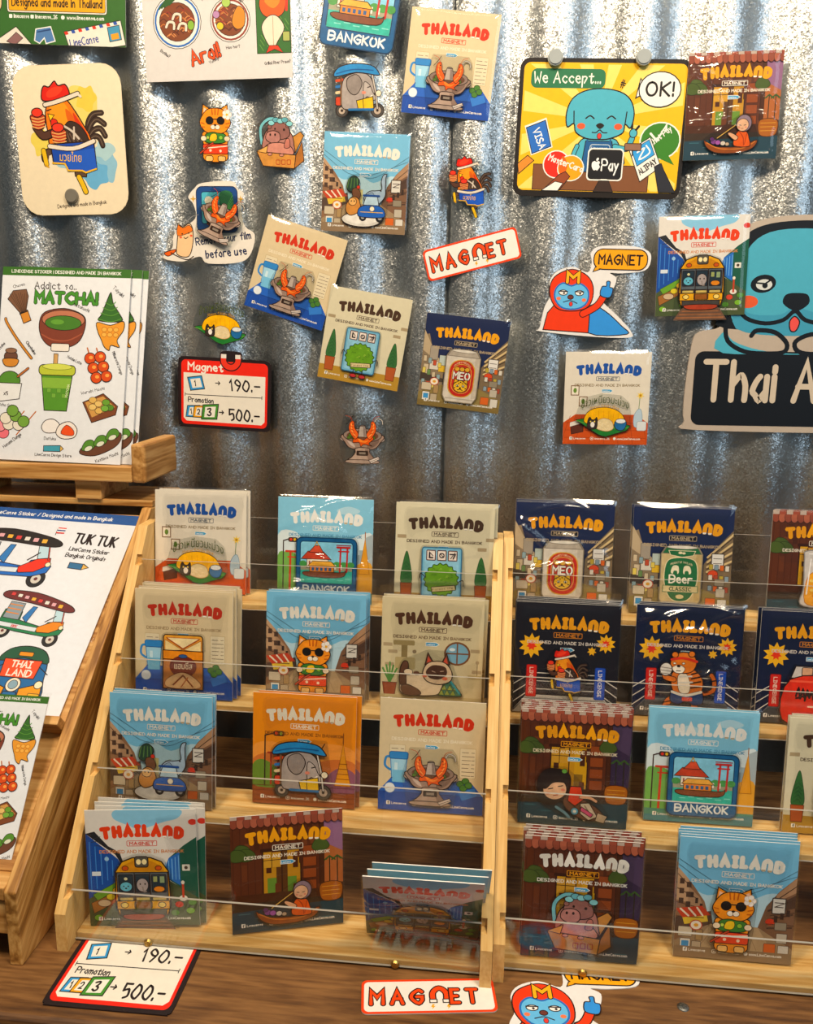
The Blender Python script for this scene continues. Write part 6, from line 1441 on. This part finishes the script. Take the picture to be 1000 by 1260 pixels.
o = flat_print('magnet_lettering', art_magnet_word()[0], rrect(0, 0, 112, 36, 5), 0.0010, 'd8d4cc', (56, 36), 'tilted red bordered MAGNET word sign on the corrugated wall', 'sign', key='magnetword', group='MAGNET word signs'); on_wall(o, 0.0016, 0.6326, 14.8, 0.036)
a, fo = art_film()
o = flat_print('film_sticker', a, fo, 0.0008, 'e4ddd2', (60, 96), 'white die-cut sticker of a cat pulling film off a blue framed magnet', 'sticker'); on_wall(o, -0.3164, 0.6673, 0, 0.096)
loose_magnet('hotpot', 0.92, 'clear hot pot magnet stuck over the cat film sticker', -0.2975, 0.6730, -24, 0.0016)
pa, PW, PH = art_price(); PO = rrect(0, 8, 118, 96, 9)
def price_outline():
    return [(x, y) for x, y in crom([(9, 8), (52, 8), (54, 1), (60, -1), (75, -1), (80, 1), (82, 8), (109, 8), (117, 12), (118, 20), (118, 86), (114, 95), (106, 96), (12, 96), (3, 94), (0, 86), (0, 18), (3, 10)], True, 3)]
o = flat_print('price_sign', pa, price_outline(), 0.0022, '241a1c', (59, 96), 'red topped 190 and 500 price sign hanging on the metal wall', 'price sign', key='price', group='magnet price signs'); on_wall(o, -0.3006, 0.4667, -2.2, 0.096)
a, W, H = art_accept()
o = flat_print('payment_poster', a, rrect(0, 0, W, H, 12), 0.0006, '1c1614', (W / 2, H), 'yellow payment poster with a blue dog and card symbols', 'poster', k=0.00091); on_wall(o, 0.1412, 0.7690, -1.3, 0.146)
disc_magnet('clear button magnet at the upper corner above the green caption of the payment poster', 0.0868, 0.8420, 0.0088, 0.006, PEARL, WALLY - 0.0012)
disc_magnet('clear button magnet on the payment poster edge above the speech bubble', 0.1826, 0.8412, 0.0088, 0.006, PEARL, WALLY - 0.0012)
a, ho = art_hood()
o = flat_print('dog_sticker', a, ho, 0.0008, 'e6e4e2', (64, 108), 'die-cut red hooded blue dog with a speech bubble, stuck on the metal wall', 'sticker', k=0.00098, key='hood', group='red hooded dog stickers'); on_wall(o, 0.1441, 0.5931, -1, 0.104)
a, do = art_dogsign()
o = flat_print('dog_sign', a, do, 0.004, 'b5a89a', (116, 242), 'large black and blue dog sign reading Thai Art, cut by the photo edge', 'sign'); on_wall(o, 0.3725, 0.4355 + 0.121, 0.6, 0.242, 0.0)

# ------------------------------------------------------------------ cards standing in the racks
ORD = ['first', 'second', 'third', 'fourth', 'fifth', 'sixth']
ROWN = ['bottom shelf', 'third shelf down', 'second shelf down', 'top shelf']
LEAN = math.degrees(0.1087)
def stack(kind, what, rk, row, x, d, n, lean=LEAN, yaw=0.0, roll=0.0, wr=1, pitch=0.0047):
    y0 = RY1 if rk == 1 else RY2; side = 'left rack' if rk == 1 else 'right rack'
    grp = '%s cards on the %s of the %s' % (what, ROWN[row], side); rnd = random.Random(kind + str(row) + str(rk))
    fr = make_card(kind, 'front %s card, %s of %s' % (what, ROWN[row], side), grp, wr)
    zt = SHELF_TOP + row * RDZ + 0.0016
    pose(fr, x, y0 + row * RDY + d, zt, lean, roll, yaw)
    for k in range(1, n):
        c = copy_tree(fr); c['label'] = '%s card behind front %s, %s of %s' % (ORD[k - 1], what, ROWN[row], side)
        c.children[-1].data = once(('sl', 1), lambda: sleeve_mesh(103, 114, 1, 0.35))
        yw = yaw * (1 - k / n); pose(c, x + rnd.uniform(-0.001, 0.0045), y0 + row * RDY + d + k * pitch + abs(math.radians(yw - yaw)) * 0.05, zt, max(1.0, lean - 0.35 * k), roll * 0.3 + rnd.uniform(-0.6, 0.6), yw)
stack('mango', 'orange table mango rice', 1, 3, -0.274, 0.0281, 3, wr=3)
stack('bangkok', 'blue framed temple boat', 1, 3, -0.136, 0.0140, 1, wr=13)
stack('bush', 'round green bush', 1, 3, -0.012, 0.0080, 2, wr=2)
stack('toast', 'toasted sandwich packet', 1, 2, -0.266, 0.0085, 6, wr=1)
stack('cat', 'orange sunglasses cat', 1, 2, -0.135, 0.0192, 3, wr=2)
stack('siam', 'lying brown faced cat', 1, 2, -0.019, 0.0195, 3, wr=3)
stack('street', 'elephant and rooster street', 1, 1, -0.270, 0.0105, 3, wr=1)
stack('sunset', 'orange sunset elephant tuk tuk', 1, 1, -0.136, 0.0293, 2, wr=2)
stack('hotpot', 'prawn hot pot', 1, 1, -0.014, 0.0333, 1, wr=3)
stack('train', 'yellow train', 1, 0, -0.266, 0.0150, 4, yaw=5, roll=2.0, wr=2)
stack('monk', 'boat in front of brown house', 1, 0, -0.136, 0.0266, 1, yaw=16, wr=1)
for k in range(3):
    f = make_card('train' if k == 0 else 'bangkok', ('dark shiny card slumped forward in the bottom right corner of the left rack', 'first blue topped card slumped behind the dark shiny one, left rack', 'second blue topped card slumped behind the dark shiny one, left rack')[k], 'cards slumped on the bottom shelf of the left rack', 14)
    pose(f, -0.0145 + 0.003 * k, RY1 + 0.0305 + k * 0.0058, SHELF_TOP + 0.0016, -29 + 1.2 * k, -1.0, 1.5)
stack('can', 'silver drink can', 2, 3, 0.110, 0.0241, 4, wr=12)
stack('beer', 'green label beer can', 2, 3, 0.229, 0.0233, 3, wr=2)
stack('bag', 'snack bag wooden house', 2, 3, 0.366, 0.0233, 3, wr=3)
stack('rooster', 'black ring rooster boxer', 2, 2, 0.112, 0.0146, 5, wr=1)
stack('tiger', 'navy ring tiger boxer', 2, 2, 0.228, 0.0229, 3, wr=15)
stack('redbag', 'navy ring red basket', 2, 2, 0.345, 0.0229, 3, wr=2)
stack('girl', 'sleeping black haired girl', 2, 1, 0.119, 0.0190, 6, wr=3)
stack('bangkok', 'blue framed temple boat', 2, 1, 0.238, 0.0380, 2, wr=2)
stack('bush', 'round green bush', 2, 1, 0.363, 0.0330, 3, wr=1)
stack('hippo', 'boxed hippo wooden house', 2, 0, 0.123, 0.0100, 5, wr=2)
stack('cat', 'orange sunglasses cat', 2, 0, 0.257, 0.0250, 5, wr=1)

# ------------------------------------------------------------------ sheets on the left stand
s = sheet('sticker_sheet', art_matcha, 'front white matcha sticker sheet standing on the small upper shelf', 'sticker sheet', 'matcha sticker sheets', seed=21, amp=0.25); pose(s, -0.4675, -0.121, 0.3885, 13, -0.8)
c = copy_tree(s); c['label'] = 'second matcha sheet, mostly hidden behind the front one on the upper shelf'; pose(c, -0.4560, -0.1165, 0.3885, 13, -0.8)
c = copy_tree(s); c['label'] = 'rearmost matcha sheet on the upper shelf, only a thin edge showing'; pose(c, -0.4520, -0.1115, 0.3885, 12.6, -1.4)
s = sheet('sticker_sheet', art_tuktuk_sheet, 'large white sticker sheet of tuk tuks lying on the easel slope', 'sticker sheet', k=0.00108, seed=24, amp=0.7)
t = 0.158; nx, nz = -0.639, 0.769
pose(s, -0.3785 - 0.108, -0.4435 + 0.769 * t + nx * -0.008, 0.071 + 0.639 * t + nz * -0.008, 50.3, -2.0)
s = sheet('sticker_sheet', art_matcha, 'smaller matcha sticker sheet low on the easel in front of the tuk tuks', 'sticker sheet', 'matcha sticker sheets', k=0.00066, seed=26, amp=0.4)
pose(s, -0.3755 - 0.0512, -0.4175, 0.0765, 34.8, 0)

# ------------------------------------------------------------------ signs lying on the counter
o = flat_print('price_sign', pa, price_outline(), 0.0012, '241a1c', (59, 96), '', 'price sign', k=0.00093, key='price2', group='magnet price signs'); o['label'] = '190 and 500 price sign lying flat on the counter under the left rack'
pose(o, -0.2635, -0.482, 0.0002, 90, 0, 0.5); o.scale.z = 1.2
o = flat_print('magnet_lettering', art_magnet_word()[0], [], 0.001, '', (0, 0), '', 'sign', key='magnetword', group='MAGNET word signs'); o['label'] = 'red bordered MAGNET word sign lying flat on the brown counter'
pose(o, -0.0015, -0.4545, 0.0002, 90, 0, 8)
o = flat_print('dog_sticker', art_hood()[0], [], 0.001, '', (0, 0), '', 'sticker', key='hood', group='red hooded dog stickers'); o['label'] = 'die-cut red hooded blue dog lying on the counter at the bottom photo edge'
pose(o, 0.1190, -0.4860, 0.0002, 90, 0, 4)
bm = bmesh.new(); bmesh.ops.create_uvsphere(bm, u_segments=14, v_segments=8, radius=0.005); bmesh.ops.scale(bm, verts=bm.verts, vec=(1, 1, 0.3)); box_bm(bm, -0.003, 0.003, -0.0005, 0.0005, 0.001, 0.0019); box_bm(bm, -0.0005, 0.0005, -0.003, 0.003, 0.001, 0.0019)
sw = link('screw', mesh_from(bm, 'screw'), [plain('steel_screw', '8a8a84', 0.4, 1.0)]); sw.parent = bpy.data.objects['counter_table']; sw.location = (0.206, -0.4230, 0.0)
